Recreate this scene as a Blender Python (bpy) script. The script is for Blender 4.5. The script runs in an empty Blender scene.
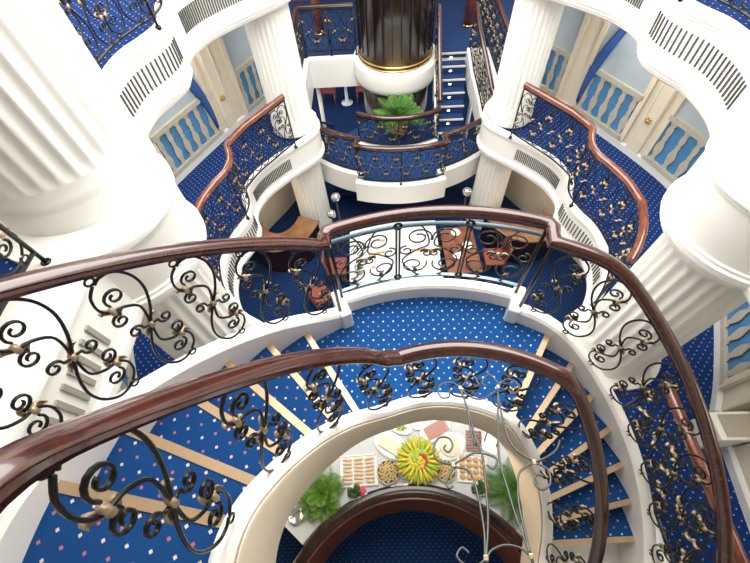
import bpy, bmesh, math, random
from mathutils import Vector, Matrix
random.seed(7)
PI = math.pi
SC = bpy.context.scene
COL = SC.collection
R = math.radians

# ------------------------------------------------------------------ levels
ZC = 0.0            # lowest deck
ZB = 2.7625         # middle deck
ZA = 5.525          # upper deck
ZL = 4.25           # half landing of the near stair
ZT = 8.29           # top of the hall
RISE = 0.2125
DTH = 9.1463
TL, TR = 123.6, 56.7     # first nosing angles (left going up, right going down)

# ------------------------------------------------------------------ materials
def new_mat(name):
    m = bpy.data.materials.new(name); m.use_nodes = True
    nt = m.node_tree
    return m, nt, nt.nodes['Principled BSDF']

def plain(name, col, rough=0.5, metal=0.0, bump=0.0, bscale=40, var=0.0, coat=0.0, trans=0.0, emit=None, estr=0):
    m, nt, b = new_mat(name)
    b.inputs['Base Color'].default_value = (*col, 1)
    b.inputs['Roughness'].default_value = rough
    b.inputs['Metallic'].default_value = metal
    if coat:
        b.inputs['Coat Weight'].default_value = coat; b.inputs['Coat Roughness'].default_value = 0.08
    if trans: b.inputs['Transmission Weight'].default_value = trans
    if emit:
        b.inputs['Emission Color'].default_value = (*emit, 1); b.inputs['Emission Strength'].default_value = estr
    tc = nt.nodes.new('ShaderNodeTexCoord')
    n = nt.nodes.new('ShaderNodeTexNoise'); n.inputs['Scale'].default_value = bscale
    nt.links.new(tc.outputs['Object'], n.inputs['Vector'])
    if var:
        mx = nt.nodes.new('ShaderNodeMix'); mx.data_type = 'RGBA'
        mx.inputs[6].default_value = (*[max(0, c*(1-var)) for c in col], 1)
        mx.inputs[7].default_value = (*[min(1, c*(1+var)) for c in col], 1)
        nt.links.new(n.outputs['Fac'], mx.inputs[0]); nt.links.new(mx.outputs[2], b.inputs['Base Color'])
    if bump:
        bp = nt.nodes.new('ShaderNodeBump'); bp.inputs['Strength'].default_value = bump
        bp.inputs['Distance'].default_value = 0.01
        nt.links.new(n.outputs['Fac'], bp.inputs['Height']); nt.links.new(bp.outputs['Normal'], b.inputs['Normal'])
    return m

def carpet(name, base, a, size, c1, c2):
    """blue carpet with a lattice of small diamonds, two colours alternating"""
    m, nt, b = new_mat(name); N = nt.nodes; L = nt.links
    tc = N.new('ShaderNodeTexCoord')
    def lattice(off):
        mp = N.new('ShaderNodeMapping'); mp.inputs['Scale'].default_value = (1/a, 1/a, 0)
        mp.inputs['Location'].default_value = (off, off, 0)
        L.new(tc.outputs['Object'], mp.inputs['Vector'])
        fr = N.new('ShaderNodeVectorMath'); fr.operation = 'FRACTION'; L.new(mp.outputs[0], fr.inputs[0])
        sb = N.new('ShaderNodeVectorMath'); sb.operation = 'SUBTRACT'; L.new(fr.outputs[0], sb.inputs[0]); sb.inputs[1].default_value = (.5, .5, 0)
        ab = N.new('ShaderNodeVectorMath'); ab.operation = 'ABSOLUTE'; L.new(sb.outputs[0], ab.inputs[0])
        sp = N.new('ShaderNodeSeparateXYZ'); L.new(ab.outputs[0], sp.inputs[0])
        ad = N.new('ShaderNodeMath'); ad.operation = 'ADD'; L.new(sp.outputs[0], ad.inputs[0]); L.new(sp.outputs[1], ad.inputs[1])
        lt = N.new('ShaderNodeMath'); lt.operation = 'LESS_THAN'; L.new(ad.outputs[0], lt.inputs[0]); lt.inputs[1].default_value = size
        return lt
    l1, l2 = lattice(0.0), lattice(0.5)
    nz = N.new('ShaderNodeTexNoise'); nz.inputs['Scale'].default_value = 180; L.new(tc.outputs['Object'], nz.inputs['Vector'])
    m0 = N.new('ShaderNodeMix'); m0.data_type = 'RGBA'; L.new(nz.outputs['Fac'], m0.inputs[0])
    m0.inputs[6].default_value = (*[c*.75 for c in base], 1); m0.inputs[7].default_value = (*[c*1.25 for c in base], 1)
    m1 = N.new('ShaderNodeMix'); m1.data_type = 'RGBA'; L.new(l1.outputs[0], m1.inputs[0]); L.new(m0.outputs[2], m1.inputs[6]); m1.inputs[7].default_value = (*c1, 1)
    m2 = N.new('ShaderNodeMix'); m2.data_type = 'RGBA'; L.new(l2.outputs[0], m2.inputs[0]); L.new(m1.outputs[2], m2.inputs[6]); m2.inputs[7].default_value = (*c2, 1)
    L.new(m2.outputs[2], b.inputs['Base Color']); b.inputs['Roughness'].default_value = 0.95
    b.inputs['Specular IOR Level'].default_value = 0.15
    bp = N.new('ShaderNodeBump'); bp.inputs['Strength'].default_value = .35; bp.inputs['Distance'].default_value = .004
    L.new(nz.outputs['Fac'], bp.inputs['Height']); L.new(bp.outputs['Normal'], b.inputs['Normal'])
    return m

def wood(name, c1, c2, rough=0.18, scale=6, coat=.6):
    m, nt, b = new_mat(name); N = nt.nodes; L = nt.links
    tc = N.new('ShaderNodeTexCoord')
    w = N.new('ShaderNodeTexNoise'); w.inputs['Scale'].default_value = scale; w.inputs['Detail'].default_value = 6
    mp = N.new('ShaderNodeMapping'); mp.inputs['Scale'].default_value = (1, 1, 5)
    L.new(tc.outputs['Object'], mp.inputs['Vector']); L.new(mp.outputs[0], w.inputs['Vector'])
    cr = N.new('ShaderNodeValToRGB'); cr.color_ramp.elements[0].color = (*c1, 1); cr.color_ramp.elements[1].color = (*c2, 1)
    cr.color_ramp.elements[0].position = .35; cr.color_ramp.elements[1].position = .65
    L.new(w.outputs['Fac'], cr.inputs[0]); L.new(cr.outputs[0], b.inputs['Base Color'])
    b.inputs['Roughness'].default_value = rough
    b.inputs['Coat Weight'].default_value = coat; b.inputs['Coat Roughness'].default_value = .06
    return m

M = {}
BL = (0.007, 0.050, 0.175)
M['carpet'] = carpet('carpet_stair', BL, .105, .095, (.62, .50, .44), (.38, .13, .18))
M['carpet_land'] = carpet('carpet_landing', (0.007, 0.070, 0.24), .088, .11, (.62, .64, .70), (.30, .22, .42))
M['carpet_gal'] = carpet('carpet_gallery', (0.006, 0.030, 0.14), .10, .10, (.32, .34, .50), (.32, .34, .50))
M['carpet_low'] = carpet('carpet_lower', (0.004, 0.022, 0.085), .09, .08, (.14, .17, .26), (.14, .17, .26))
M['carpet_plain'] = plain('carpet_far', (0.005, 0.034, 0.13), .95, var=.3, bscale=60, bump=.3)
M['white'] = plain('white_paint', (.88, .87, .83), .38, var=.02, bscale=3)
M['stringer'] = plain('cream_paint', (.86, .83, .78), .30, var=.03, bscale=4)
M['cream'] = plain('cream_wall', (.78, .70, .56), .6, var=.06, bscale=5)
M['wall_white'] = plain('wall_offwhite', (.80, .80, .76), .6, var=.03, bscale=5)
M['rail'] = wood('mahogany_rail', (.036, .010, .008), (.062, .016, .011), .17, 5)
M['rail_red'] = wood('mahogany_red', (.11, .024, .012), (.19, .05, .022), .25, 9)
M['dark_wood'] = wood('dark_mahogany', (.012, .005, .003), (.032, .011, .007), .22, 5, .12)
M['warm_lit'] = plain('warm_lit_curb', (.84, .73, .58), .35, var=.06, bscale=6)  # tan puts the warm light from below into the curb face colour
M['brown_wood'] = wood('brown_wood', (.13, .042, .018), (.25, .085, .032), .35, 5, .2)
M['floor_wood'] = wood('floor_wood', (.16, .075, .035), (.26, .13, .06), .3, 4)
M['iron'] = plain('wrought_iron', (.022, .024, .024), .28, .55, bump=.25, bscale=60)
M['iron_grey'] = plain('grey_iron', (.07, .075, .07), .35, .6, bump=.15, bscale=60)
M['iron_blue'] = plain('painted_iron_bar', (.13, .19, .21), .25, .5)
M['gold'] = plain('gold_leaf', (.50, .38, .25), .40, .45, bump=.4, bscale=50, var=.25)
M['brass'] = plain('brass', (.75, .52, .22), .22, .95)
M['nosing'] = plain('brushed_nosing', (.50, .35, .21), .34, .55, var=.1, bscale=25)
M['nosing_pale'] = plain('pale_nosing', (.70, .68, .62), .4, .1)
M['slot'] = plain('vent_dark', (.07, .07, .066), .7)
M['slot_lit'] = plain('vent_lit', (.32, .31, .26), .7)  # front slots coloured paler to stand for light inside them
M['silver'] = plain('silver', (.62, .62, .60), .18, .9)
M['cloth'] = plain('table_linen', (.62, .64, .64), .8, var=.06, bscale=14, bump=.5)
M['porcelain'] = plain('porcelain', (.88, .88, .86), .2)
M['glass'] = plain('clear_glass', (.9, .95, .95), .05, trans=.9)
M['leaf'] = plain('palm_green', (.10, .26, .045), .5, var=.5, bscale=30)
M['leaf_dark'] = plain('leaf_dark', (.05, .13, .03), .5, var=.4, bscale=30)
M['leaf_lime'] = plain('fern_green', (.16, .34, .04), .5, var=.4, bscale=30)
M['yellow'] = plain('fruit_yellow', (.75, .62, .06), .4, var=.2, bscale=20)
M['green'] = plain('fruit_green', (.42, .55, .06), .4, var=.2, bscale=20)
M['red'] = plain('fruit_red', (.50, .05, .04), .35, var=.3, bscale=20)
M['pastry'] = plain('pastry', (.66, .40, .17), .6, var=.35, bscale=40, bump=.6)
M['pastry_pale'] = plain('pastry_pale', (.80, .60, .42), .6, var=.3, bscale=40, bump=.6)
M['ham'] = plain('cold_meat', (.52, .25, .20), .45, var=.3, bscale=50)
M['cheese'] = plain('cheese', (.85, .78, .58), .5, var=.08, bscale=20)
M['nuts'] = plain('nut_brown', (.62, .45, .20), .5, var=.35, bscale=50)
M['pink'] = plain('flower_pink', (.75, .10, .16), .6, var=.3, bscale=60)
M['black'] = plain('black_plastic', (.02, .02, .02), .4)
M['wicker'] = plain('woven_basket', (.45, .33, .17), .7, var=.5, bscale=70, bump=.9)
M['lamp'] = plain('step_lamp', (.9, .8, .6), .4, emit=(1, .85, .6), estr=6)
M['sky_paint'] = plain('painted_sky', (.42, .50, .56), .7, var=.25, bscale=2.0)
M['sea_paint'] = plain('painted_sea', (.07, .24, .48), .7, var=.35, bscale=4)
M['bal_paint'] = plain('painted_stone', (.50, .47, .38), .7, var=.18, bscale=12)
M['blue_paint'] = plain('painted_blue_drape', (.03, .10, .34), .7, var=.3, bscale=6)
M['stone_grey'] = plain('grey_shelf', (.42, .38, .31), .5, var=.12, bscale=10)
M['red_wood'] = wood('red_chair_wood', (.16, .04, .02), (.30, .09, .045), .3, 6)

# ------------------------------------------------------------------ mesh helpers
class MB:
    def __init__(s): s.v = []; s.f = []; s.mi = []; s.sm = []
    def add(s, vs, fs, mi=0, smooth=True):
        o = len(s.v); s.v += [tuple(v) for v in vs]
        for f in fs: s.f.append(tuple(i+o for i in f)); s.mi.append(mi); s.sm.append(smooth)
        return s
    def box(s, c, d, rz=0, mi=0, bev=0):
        x, y, z = [k/2 for k in d]
        vs = []
        for sx, sy, sz in ((-1,-1,-1),(1,-1,-1),(1,1,-1),(-1,1,-1),(-1,-1,1),(1,-1,1),(1,1,1),(-1,1,1)):
            px, py = sx*x, sy*y
            vs.append((c[0]+px*math.cos(rz)-py*math.sin(rz), c[1]+px*math.sin(rz)+py*math.cos(rz), c[2]+sz*z))
        return s.add(vs, [(3,2,1,0),(4,5,6,7),(0,1,5,4),(1,2,6,5),(2,3,7,6),(3,0,4,7)], mi, False)
    def tube(s, pts, r, n=6, mi=0, caps=True, closed=False):
        pts = [Vector(p) for p in pts]; k = len(pts); rs = r if isinstance(r, (list, tuple)) else [r]*k
        nrm = None; vs = []
        for i, p in enumerate(pts):
            a = pts[(i-1) % k] if (closed or i) else p; b = pts[(i+1) % k] if (closed or i < k-1) else p
            t = (b-a)
            if t.length < 1e-9: t = Vector((0,0,1))
            t.normalize()
            if nrm is None:
                nrm = t.orthogonal().normalized()
            else:
                nrm = (nrm - t*nrm.dot(t))
                if nrm.length < 1e-6: nrm = t.orthogonal()
                nrm.normalize()
            bn = t.cross(nrm)
            for j in range(n):
                q = 2*PI*j/n; vs.append(p + (nrm*math.cos(q)+bn*math.sin(q))*rs[i])
        fs = []
        m = k if closed else k-1
        for i in range(m):
            for j in range(n):
                a = i*n+j; b = i*n+(j+1) % n; c = ((i+1) % k)*n+(j+1) % n; d = ((i+1) % k)*n+j
                fs.append((a, b, c, d))
        if caps and not closed:
            fs.append(tuple(range(n-1, -1, -1))); fs.append(tuple((k-1)*n+j for j in range(n)))
        return s.add(vs, fs, mi)
    def ribbon(s, pts, t, w, mi=0):
        """flat iron strip bent in the local xz plane, w wide across y"""
        P = [Vector(p) for p in pts]; k = len(P); vs = []; ts = t if isinstance(t, (list, tuple)) else [t]*k; fs = []
        for i, p in enumerate(P):
            d = P[min(i+1, k-1)]-P[max(i-1, 0)]
            d = Vector((d.x, 0, d.z)); d = d.normalized() if d.length > 1e-9 else Vector((1, 0, 0)); nn = Vector((-d.z, 0, d.x)); h = ts[i]/2
            for a, b in ((-h, -w*.32), (-h, w*.32), (-h*.35, w*.5), (h*.35, w*.5), (h, w*.32), (h, -w*.32), (h*.35, -w*.5), (-h*.35, -w*.5)): vs.append(p+nn*a+Vector((0, b, 0)))
        for i in range(k-1):
            for j in range(8): fs.append((i*8+j, i*8+(j+1) % 8, (i+1)*8+(j+1) % 8, (i+1)*8+j))
        fs.append(tuple(range(7, -1, -1))); fs.append(tuple((k-1)*8+j for j in range(8)))
        return s.add(vs, fs, mi)
    def lathe(s, prof, c=(0,0,0), n=32, mi=0, cap=True, a0=0, a1=360, smooth=True):
        full = abs(a1-a0) >= 359.9; m = n if full else n+1; vs = []
        for r, z in prof:
            for j in range(m):
                q = R(a0+(a1-a0)*j/n); vs.append((c[0]+r*math.cos(q), c[1]+r*math.sin(q), c[2]+z))
        fs = []
        for i in range(len(prof)-1):
            for j in range(n):
                j2 = (j+1) % m
                fs.append((i*m+j, i*m+j2, (i+1)*m+j2, (i+1)*m+j))
        if cap and full:
            if prof[0][0] > 1e-5: fs.append(tuple(range(m-1, -1, -1)))
            if prof[-1][0] > 1e-5: fs.append(tuple((len(prof)-1)*m+j for j in range(m)))
        return s.add(vs, fs, mi, smooth)
    def sphere(s, c, r, n=10, mi=0, sc=(1,1,1)):
        prof = [(max(1e-6, math.sin(PI*i/(n//2+2))), -math.cos(PI*i/(n//2+2))) for i in range(n//2+3)]
        vs = []; fs = []
        for a, z in prof:
            for j in range(n):
                q = 2*PI*j/n; vs.append((c[0]+r*a*math.cos(q)*sc[0], c[1]+r*a*math.sin(q)*sc[1], c[2]+r*z*sc[2]))
        for i in range(len(prof)-1):
            for j in range(n): fs.append((i*n+j, i*n+(j+1) % n, (i+1)*n+(j+1) % n, (i+1)*n+j))
        return s.add(vs, fs, mi)
    def sweep(s, path, prof, mi=0, smooth=False, closed_prof=True, caps=True, normals=None):
        """prof = [(lateral, up)], lateral to the RIGHT of the direction of travel, up = world z; mitred"""
        P = [Vector(p) for p in path]; k = len(P); vs = []; n = len(prof)
        for i, p in enumerate(P):
            if normals: lat = Vector(normals[i])
            else:
                a = (p-P[i-1]) if i else (P[1]-P[0]); b = (P[i+1]-p) if i < k-1 else a
                a = Vector((a.x, a.y, 0)).normalized(); b = Vector((b.x, b.y, 0)).normalized()
                na = Vector((a.y, -a.x, 0)); nb = Vector((b.y, -b.x, 0)); lat = na+nb
                if lat.length < 1e-6: lat = na
                lat.normalize(); lat = lat / max(.35, lat.dot(na))
            for u, w in prof: vs.append(p+lat*u+Vector((0, 0, w)))
        fs = []; m = n if closed_prof else n-1
        for i in range(k-1):
            for j in range(m):
                j2 = (j+1) % n; fs.append((i*n+j, (i+1)*n+j, (i+1)*n+j2, i*n+j2))
        if caps and closed_prof:
            fs.append(tuple(range(n))); fs.append(tuple((k-1)*n+j for j in range(n-1, -1, -1)))
        return s.add(vs, fs, mi, smooth)
    def prism(s, poly, z0, z1, mi_top=0, mi_side=0, mi_bot=0):
        """poly: 2D outline; triangulated caps"""
        bm = bmesh.new(); vs = [bm.verts.new((x, y, 0)) for x, y in poly]; f = bm.faces.new(vs)
        if f.normal.z < 0: pass
        bm.normal_update(); up = f.normal.z > 0
        r = bmesh.ops.triangulate(bm, faces=[f]); bm.verts.index_update()
        tris = [[v.index for v in g.verts] for g in bm.faces]; bm.free()
        n = len(poly)
        s.add([(x, y, z1) for x, y in poly], [t if up else t[::-1] for t in tris], mi_top, False)
        s.add([(x, y, z0) for x, y in poly], [t[::-1] if up else t for t in tris], mi_bot, False)
        q = [(i, (i+1) % n, (i+1) % n+n, i+n) for i in range(n)]
        if not up: q = [t[::-1] for t in q]
        s.add([(x, y, z0) for x, y in poly]+[(x, y, z1) for x, y in poly], q, mi_side, False)
        return s
    def mesh(s, name, mats):
        me = bpy.data.meshes.new(name); me.from_pydata(s.v, [], s.f)
        for m in (mats if isinstance(mats, (list, tuple)) else [mats]): me.materials.append(m)
        me.polygons.foreach_set('material_index', s.mi); me.polygons.foreach_set('use_smooth', s.sm)
        me.update(); return me
    def build(s, name, mats, parent=None, bevel=0, loc=None, rz=0, autosmooth=False, fix=False):
        me = s.mesh(name, mats)
        if fix:
            bm = bmesh.new(); bm.from_mesh(me); bmesh.ops.recalc_face_normals(bm, faces=bm.faces); bm.to_mesh(me); bm.free()
        o = bpy.data.objects.new(name, me); COL.objects.link(o)
        if parent: o.parent = parent
        if loc: o.location = loc
        if rz: o.rotation_euler.z = rz
        if bevel:
            b = o.modifiers.new('b', 'BEVEL'); b.width = bevel; b.segments = 2; b.limit_method = 'ANGLE'
        if autosmooth:
            me.set_sharp_from_angle(angle=R(40))
        return o

def tag(o, label=None, cat=None, group=None, kind=None):
    if label: o['label'] = label
    if cat: o['category'] = cat
    if group: o['group'] = group
    if kind: o['kind'] = kind
    return o
def thing(name, label, cat, loc=(0, 0, 0), rz=0, group=None):
    o = bpy.data.objects.new(name, None); COL.objects.link(o); o.location = loc; o.rotation_euler.z = rz
    o.empty_display_size = .1
    return tag(o, label, cat, group)
def struct(o): o['kind'] = 'structure'; return o
def copy_tree(o, parent=None):
    c = o.copy(); COL.objects.link(c); c.parent = parent
    for ch in [x for x in bpy.data.objects if x.parent == o]: copy_tree(ch, c)
    return c
def catmull(pts, n=8):
    P = [Vector(p) for p in pts]; out = []
    for i in range(len(P)-1):
        p0 = P[max(0, i-1)]; p1 = P[i]; p2 = P[i+1]; p3 = P[min(len(P)-1, i+2)]
        for j in range(n):
            t = j/n
            out.append(.5*((2*p1)+(p2-p0)*t+(2*p0-5*p1+4*p2-p3)*t*t+(3*p1-p0-3*p2+p3)*t**3))
    out.append(P[-1]); return out
def pol(r, th, z=0): return Vector((r*math.cos(R(th)), r*math.sin(R(th)), z))
def spiral(cx, cz, r0, r1, a0, turns, n=16):
    return [(cx+(r0+(r1-r0)*i/n)*math.cos(R(a0)+2*PI*turns*i/n), 0, cz+(r0+(r1-r0)*i/n)*math.sin(R(a0)+2*PI*turns*i/n)) for i in range(n+1)]

# ------------------------------------------------------------------ wrought iron scroll panel (origin = centre, x along the rail, z up)
PH = 0.43
def leaf_shape(mb, x, z, ang, L=.075, w=.03, y=.0):
    """small cupped acanthus leaf"""
    vs = []; fs = []
    for i in range(6):
        t = i/5; ww = w*math.sin(PI*min(1, .12+t*.88))*(1-.25*t)+.003; bend = .018*math.sin(PI*t)
        for k, sgn in enumerate((-1, -.35, .35, 1)):
            px = t*L; pz = sgn*ww*.5
            yy = y+bend+(.010 if abs(sgn) < .5 else -.004)
            vs.append((x+px*math.cos(ang)-pz*math.sin(ang), yy, z+px*math.sin(ang)+pz*math.cos(ang)))
    nv = len(vs)
    vs += [(a, b-.012, c) for a, b, c in vs]
    for i in range(5):
        for k in range(3):
            a = i*4+k; fs.append((a, a+1, a+5, a+4)); fs.append((nv+a+4, nv+a+5, nv+a+1, nv+a))
        fs.append((i*4, i*4+4, nv+i*4+4, nv+i*4)); fs.append((i*4+7, i*4+3, nv+i*4+3, nv+i*4+7))
    fs.append((0, nv, nv+1, 1)); fs.append((1, nv+1, nv+2, 2)); fs.append((2, nv+2, nv+3, 3))
    fs.append((20, 21, nv+21, nv+20)); fs.append((21, 22, nv+22, nv+21)); fs.append((22, 23, nv+23, nv+22))
    mb.add(vs, fs)

LEAVES = ((-.085, .215, 150, .055), (.0, .02, 30, .070), (-.045, .20, 235, .05))
def panel_iron(mirror, mb, rt=.0125):
    h = PH
    for sg in (1, -1):
        def T(pts, yo=0): return [(mirror*sg*x, y+yo, sg*z) for x, y, z in pts]
        mb.tube([(mirror*sg*(-.055)+.019*math.cos(a*PI/6), 0, sg*(h-.019)+.019*math.sin(a*PI/6)) for a in range(12)], .0055, 6, closed=True)
        main = catmull([(-.050, 0, .385), (-.02, 0, .400), (.035, 0, .385), (.080, 0, .31), (.088, 0, .21), (.055, 0, .10), (0, 0, 0)], 5)
        mb.ribbon(T([tuple(p) for p in main]), rt, .013)
        arm = catmull([(-.06, 0, .385), (-.100, 0, .34), (-.112, 0, .27), (-.085, 0, .215), (-.03, 0, .195), (.02, 0, .13), (0, 0, 0)], 5)
        mb.ribbon(T([tuple(p) for p in arm]), rt*.9, .013)
        for (cx, cz, r0, r1, a0, tn) in ((-.030, .275, .048, .013, 215, -1.35), (-.080, .143, .042, .012, 60, 1.3), (-.072, .025, .036, .011, -20, 1.25)):
            sp_ = spiral(cx, cz, r0, r1, a0, tn, 18); mb.ribbon(T(sp_), [rt*.85*(1-.25*i/18) for i in range(19)], .017)
        mb.ribbon(T([(0, 0, 0), (-.02, 0, .005), (-.04, 0, .012)]), rt*.8, .013)
def panel_leaf(mirror, sg, k, mb):
    x, z, an, L = LEAVES[k]; a = R(an)
    if mirror < 0: a = PI-a
    if sg < 0: a += PI
    leaf_shape(mb, mirror*sg*x, sg*z, a, L*.85, .026, .008)
def clasp_at(mirror, k, mb):
    c = ((-.078, .215), (0, 0), (.078, -.215))[k]
    mb.tube([(mirror*c[0], 0, c[1]-.018), (mirror*c[0], 0, c[1]+.018)], .0145, 8)
PANELS = {}
for mr in (1, -1):
    q = MB(); panel_iron(mr, q); iron_me = q.mesh('scroll_panel', M['iron'])
    parts_ = []
    for k in range(3):
        for sg in (1, -1): q = MB(); panel_leaf(mr, sg, k, q); parts_.append(('gilded_leaf', q.mesh('gilded_leaf', M['gold'])))
    for k in range(3): q = MB(); clasp_at(mr, k, q); parts_.append(('clasp', q.mesh('clasp', M['gold'])))
    q = MB(); panel_iron(mr, q, .0135)
    g_ = MB()
    for k in range(3):
        for sg in (1, -1): panel_leaf(mr, sg, k, g_)
        clasp_at(mr, k, g_)
    q.add(g_.v, g_.f, 1); PANELS[mr] = (iron_me, parts_, q.mesh('scroll_panel', [M['iron'], M['gold']]))

def put_panel(parent, loc, rz, sz=1.0, mir=False, sx=1.0, fine=True, lean=0.0):
    me, parts_, far = PANELS[-1 if mir else 1]
    o = bpy.data.objects.new('scroll_panel', me if fine else far); COL.objects.link(o); o.parent = parent
    o.location = loc; o.rotation_euler = (0, lean, rz); o.scale = (sx, 1, sz)
    if fine:
        for nm, m_ in parts_:
            g = bpy.data.objects.new(nm, m_); COL.objects.link(g); g.parent = o
    return o

RAILP = [(-.040, -.028), (-.044, -.006), (-.036, .008), (-.040, .020), (-.026, .038), (0, .044), (.026, .038), (.040, .020), (.036, .008), (.044, -.006), (.040, -.028), (.020, -.036), (-.020, -.036)]
BARP = [(-.012, -.006), (.012, -.006), (.012, .006), (-.012, .006)]

def arclen(path):
    L = [0]
    for a, b in zip(path, path[1:]): L.append(L[-1]+(Vector(b)-Vector(a)).length)
    return L
def at_len(path, L, s):
    for i in range(len(path)-1):
        if s <= L[i+1] or i == len(path)-2:
            t = (s-L[i])/max(1e-9, L[i+1]-L[i]); a = Vector(path[i]); b = Vector(path[i+1])
            return a.lerp(b, t), (b-a).normalized()

def gallery_balustrade(label, path, z, group=None, rail_mat='rail_red', height=1.0, spacing=.2, z1=None, wide=1.0, bar='iron', name='gallery_balustrade', gap=.10):
    """path: 2D points on the deck edge; z floor height at the start, z1 at the end"""
    if z1 is None: z1 = z
    t = thing(name, label, 'balustrade', (path[0][0], path[0][1], z), 0, group)
    o0 = Vector((path[0][0], path[0][1], z))
    P2 = [Vector((p[0], p[1], 0)) for p in path]; L = arclen(P2); T = L[-1]
    P = [Vector((p.x, p.y, (z1-z)*L[i]/T))-Vector((o0.x, o0.y, 0)) for i, p in enumerate(P2)]
    up = lambda h: [p+Vector((0, 0, h)) for p in P]
    MB().sweep(up(height-.04), RAILP, smooth=True).build('handrail', M[rail_mat], t, autosmooth=True)
    MB().sweep(up(height-.105), BARP).build('upper_bar', M[bar], t)
    MB().sweep(up(gap), BARP).build('lower_bar', M[bar], t)
    n = max(1, round(T/spacing)); L3 = arclen(P)
    ph = height-.105-gap-.01
    for i in range(n):
        p, d = at_len(P, L3, L3[-1]*(i+.5)/n)
        put_panel(t, p+Vector((0, 0, gap+ph/2+.005)), math.atan2(d.y, d.x), ph/(2*PH), i % 2 == 1, wide*T/n/.21, False)
    for s in (0, .5, 1):
        p, d = at_len(P, L3, L3[-1]*s)
        m = MB(); m.tube([p+Vector((0, 0, -.02)), p+Vector((0, 0, height-.06))], .013, 8); m.tube([p+Vector((0, 0, -.02)), p+Vector((0, 0, 0.01))], .03, 8)
        m.build('post', M['iron'], t)
    return t

# ------------------------------------------------------------------ plan curves
def mir(path): return [(-x, y) for x, y in path]
ring = lambda a0, a1, n, cx=2.35, cy=2.03, r=.56: [(cx+r*math.cos(R(a0+(a1-a0)*i/n)), cy+r*math.sin(R(a0+(a1-a0)*i/n))) for i in range(n+1)]
front = [(2.10, -3.2), (2.10, -2), (2.10, -1), (2.10, 0), (2.10, .8), (2.11, 1.3)]
midc = [(p.x, p.y) for p in catmull([(2.22, 2.60), (2.42, 2.78), (2.62, 3.10), (2.71, 3.45), (2.69, 3.85), (2.56, 4.15), (2.49, 4.38), (2.51, 4.60)], 6)]
farc = [(p.x, p.y) for p in catmull([(2.51, 4.60), (2.60, 4.80), (2.60, 5.05), (2.48, 5.38), (2.20, 5.74), (1.86, 6.08)], 6)][1:]
colring = ring(230, 95, 8, 2.0, 6.6, .47)
EDGE = front+ring(245, 118, 16)+midc+farc+colring
WALL = [(3.0, -3.2), (3.03, -1), (3.06, .1), (3.14, .84), (3.50, .86), (3.50, 1.16), (3.20, 1.20)]+[(p.x, p.y) for p in catmull([(3.20, 1.22), (3.42, 1.60), (3.75, 2.30), (4.08, 3.10), (4.20, 3.90), (4.12, 4.60), (3.85, 5.30), (3.26, 6.43), (2.78, 7.20), (2.4, 8.0)], 6)]
FASC = [(-.30, 0), (-.02, 0), (.012, -.012), (.022, -.03), (.022, -.07), (.006, -.078), (.006, -.105), (-.006, -.112), (-.006, -.50), (.010, -.507), (.010, -.53), (.028, -.54), (.028, -.59), (.008, -.60), (.008, -.635), (-.018, -.645), (-.018, -.675), (-.05, -.70), (-.30, -.70)]

def fascia(path, z, side, name):
    pr = [(u if side < 0 else -u, w) for u, w in FASC]
    pr = [(u if abs(u) < .25 or w < -.3 else math.copysign(.07, u), w) for u, w in pr]
    m = MB().sweep([(x, y, z+.05) for x, y in path], pr, smooth=True)
    o = m.build(name, M['white'], fix=True, autosmooth=True); return struct(o)

def vents(path, z, side, label, s0, s1, n, group='slotted air grilles in the white fascias'):
    """dark slots in the fascia between fractions s0..s1 of the path"""
    P = [Vector((x, y, 0)) for x, y in path]; L = arclen(P); m = MB()
    c, _ = at_len(P, L, L[-1]*(s0+s1)/2)
    c = Vector((c.x, c.y, z-.25))
    for i in range(n):
        p, d = at_len(P, L, L[-1]*(s0+(s1-s0)*i/(n-1)))
        m.box((p.x-c.x, p.y-c.y, -.005), (.013 if n > 15 else .032, .014, .22), math.atan2(d.y, d.x))
    # narrow rims above and below the slots
    o = m.build('vent_grille', M['slot'] if n > 15 else M['slot_lit'], loc=c)
    return tag(o, label, 'air vent', group)

# ------------------------------------------------------------------ decks and fascias
n = 0
for z, nm in ((ZB, 'floor_middle'), (ZA, 'floor_upper')):
    for side, sn in ((1, 'right'), (-1, 'left')):
        E = EDGE if side > 0 else mir(EDGE); W = WALL if side > 0 else mir(WALL)
        P = [Vector((x, y, 0)) for x, y in E]
        ins = []
        for i, p in enumerate(P):
            a = P[min(i+1, len(P)-1)]-P[max(i-1, 0)]; a.normalize(); nn = Vector((a.y, -a.x, 0))*side
            k = .34 if (p.y < 1.8 and z == ZA) else .06
            q = p+nn*k; ins.append((q.x, q.y))
        poly = ins+([(side*2.45, 7.05)] if True else [])+list(reversed(W))
        m = MB().prism(poly, z-.60, z, 0, 1, 1)
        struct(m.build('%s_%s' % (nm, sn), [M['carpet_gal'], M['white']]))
        n += 1
        fascia(E, z, side, 'trim_%d' % n)
for side in (1, -1):
    E = (front+ring(245, 200, 6)) if side > 0 else mir(front+ring(245, 200, 6)); n += 1
    struct(MB().sweep([(x, y, ZA+.052) for x, y in E], [(side*.06, -.05), (side*.06, 0), (side*.35, 0), (side*.35, -.05)]).build('trim_%d' % n, M['white'], fix=True))
for side in (1, -1):
    for z in (ZA, ZB):
        n += 1
        struct(MB().lathe([(.001, -.05), (.545, -.05), (.545, 0), (.001, 0)], n=48, cap=False).build('trim_%d' % n, M['white'], loc=(side*2.35, 2.03, z+.049), autosmooth=True))
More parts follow.
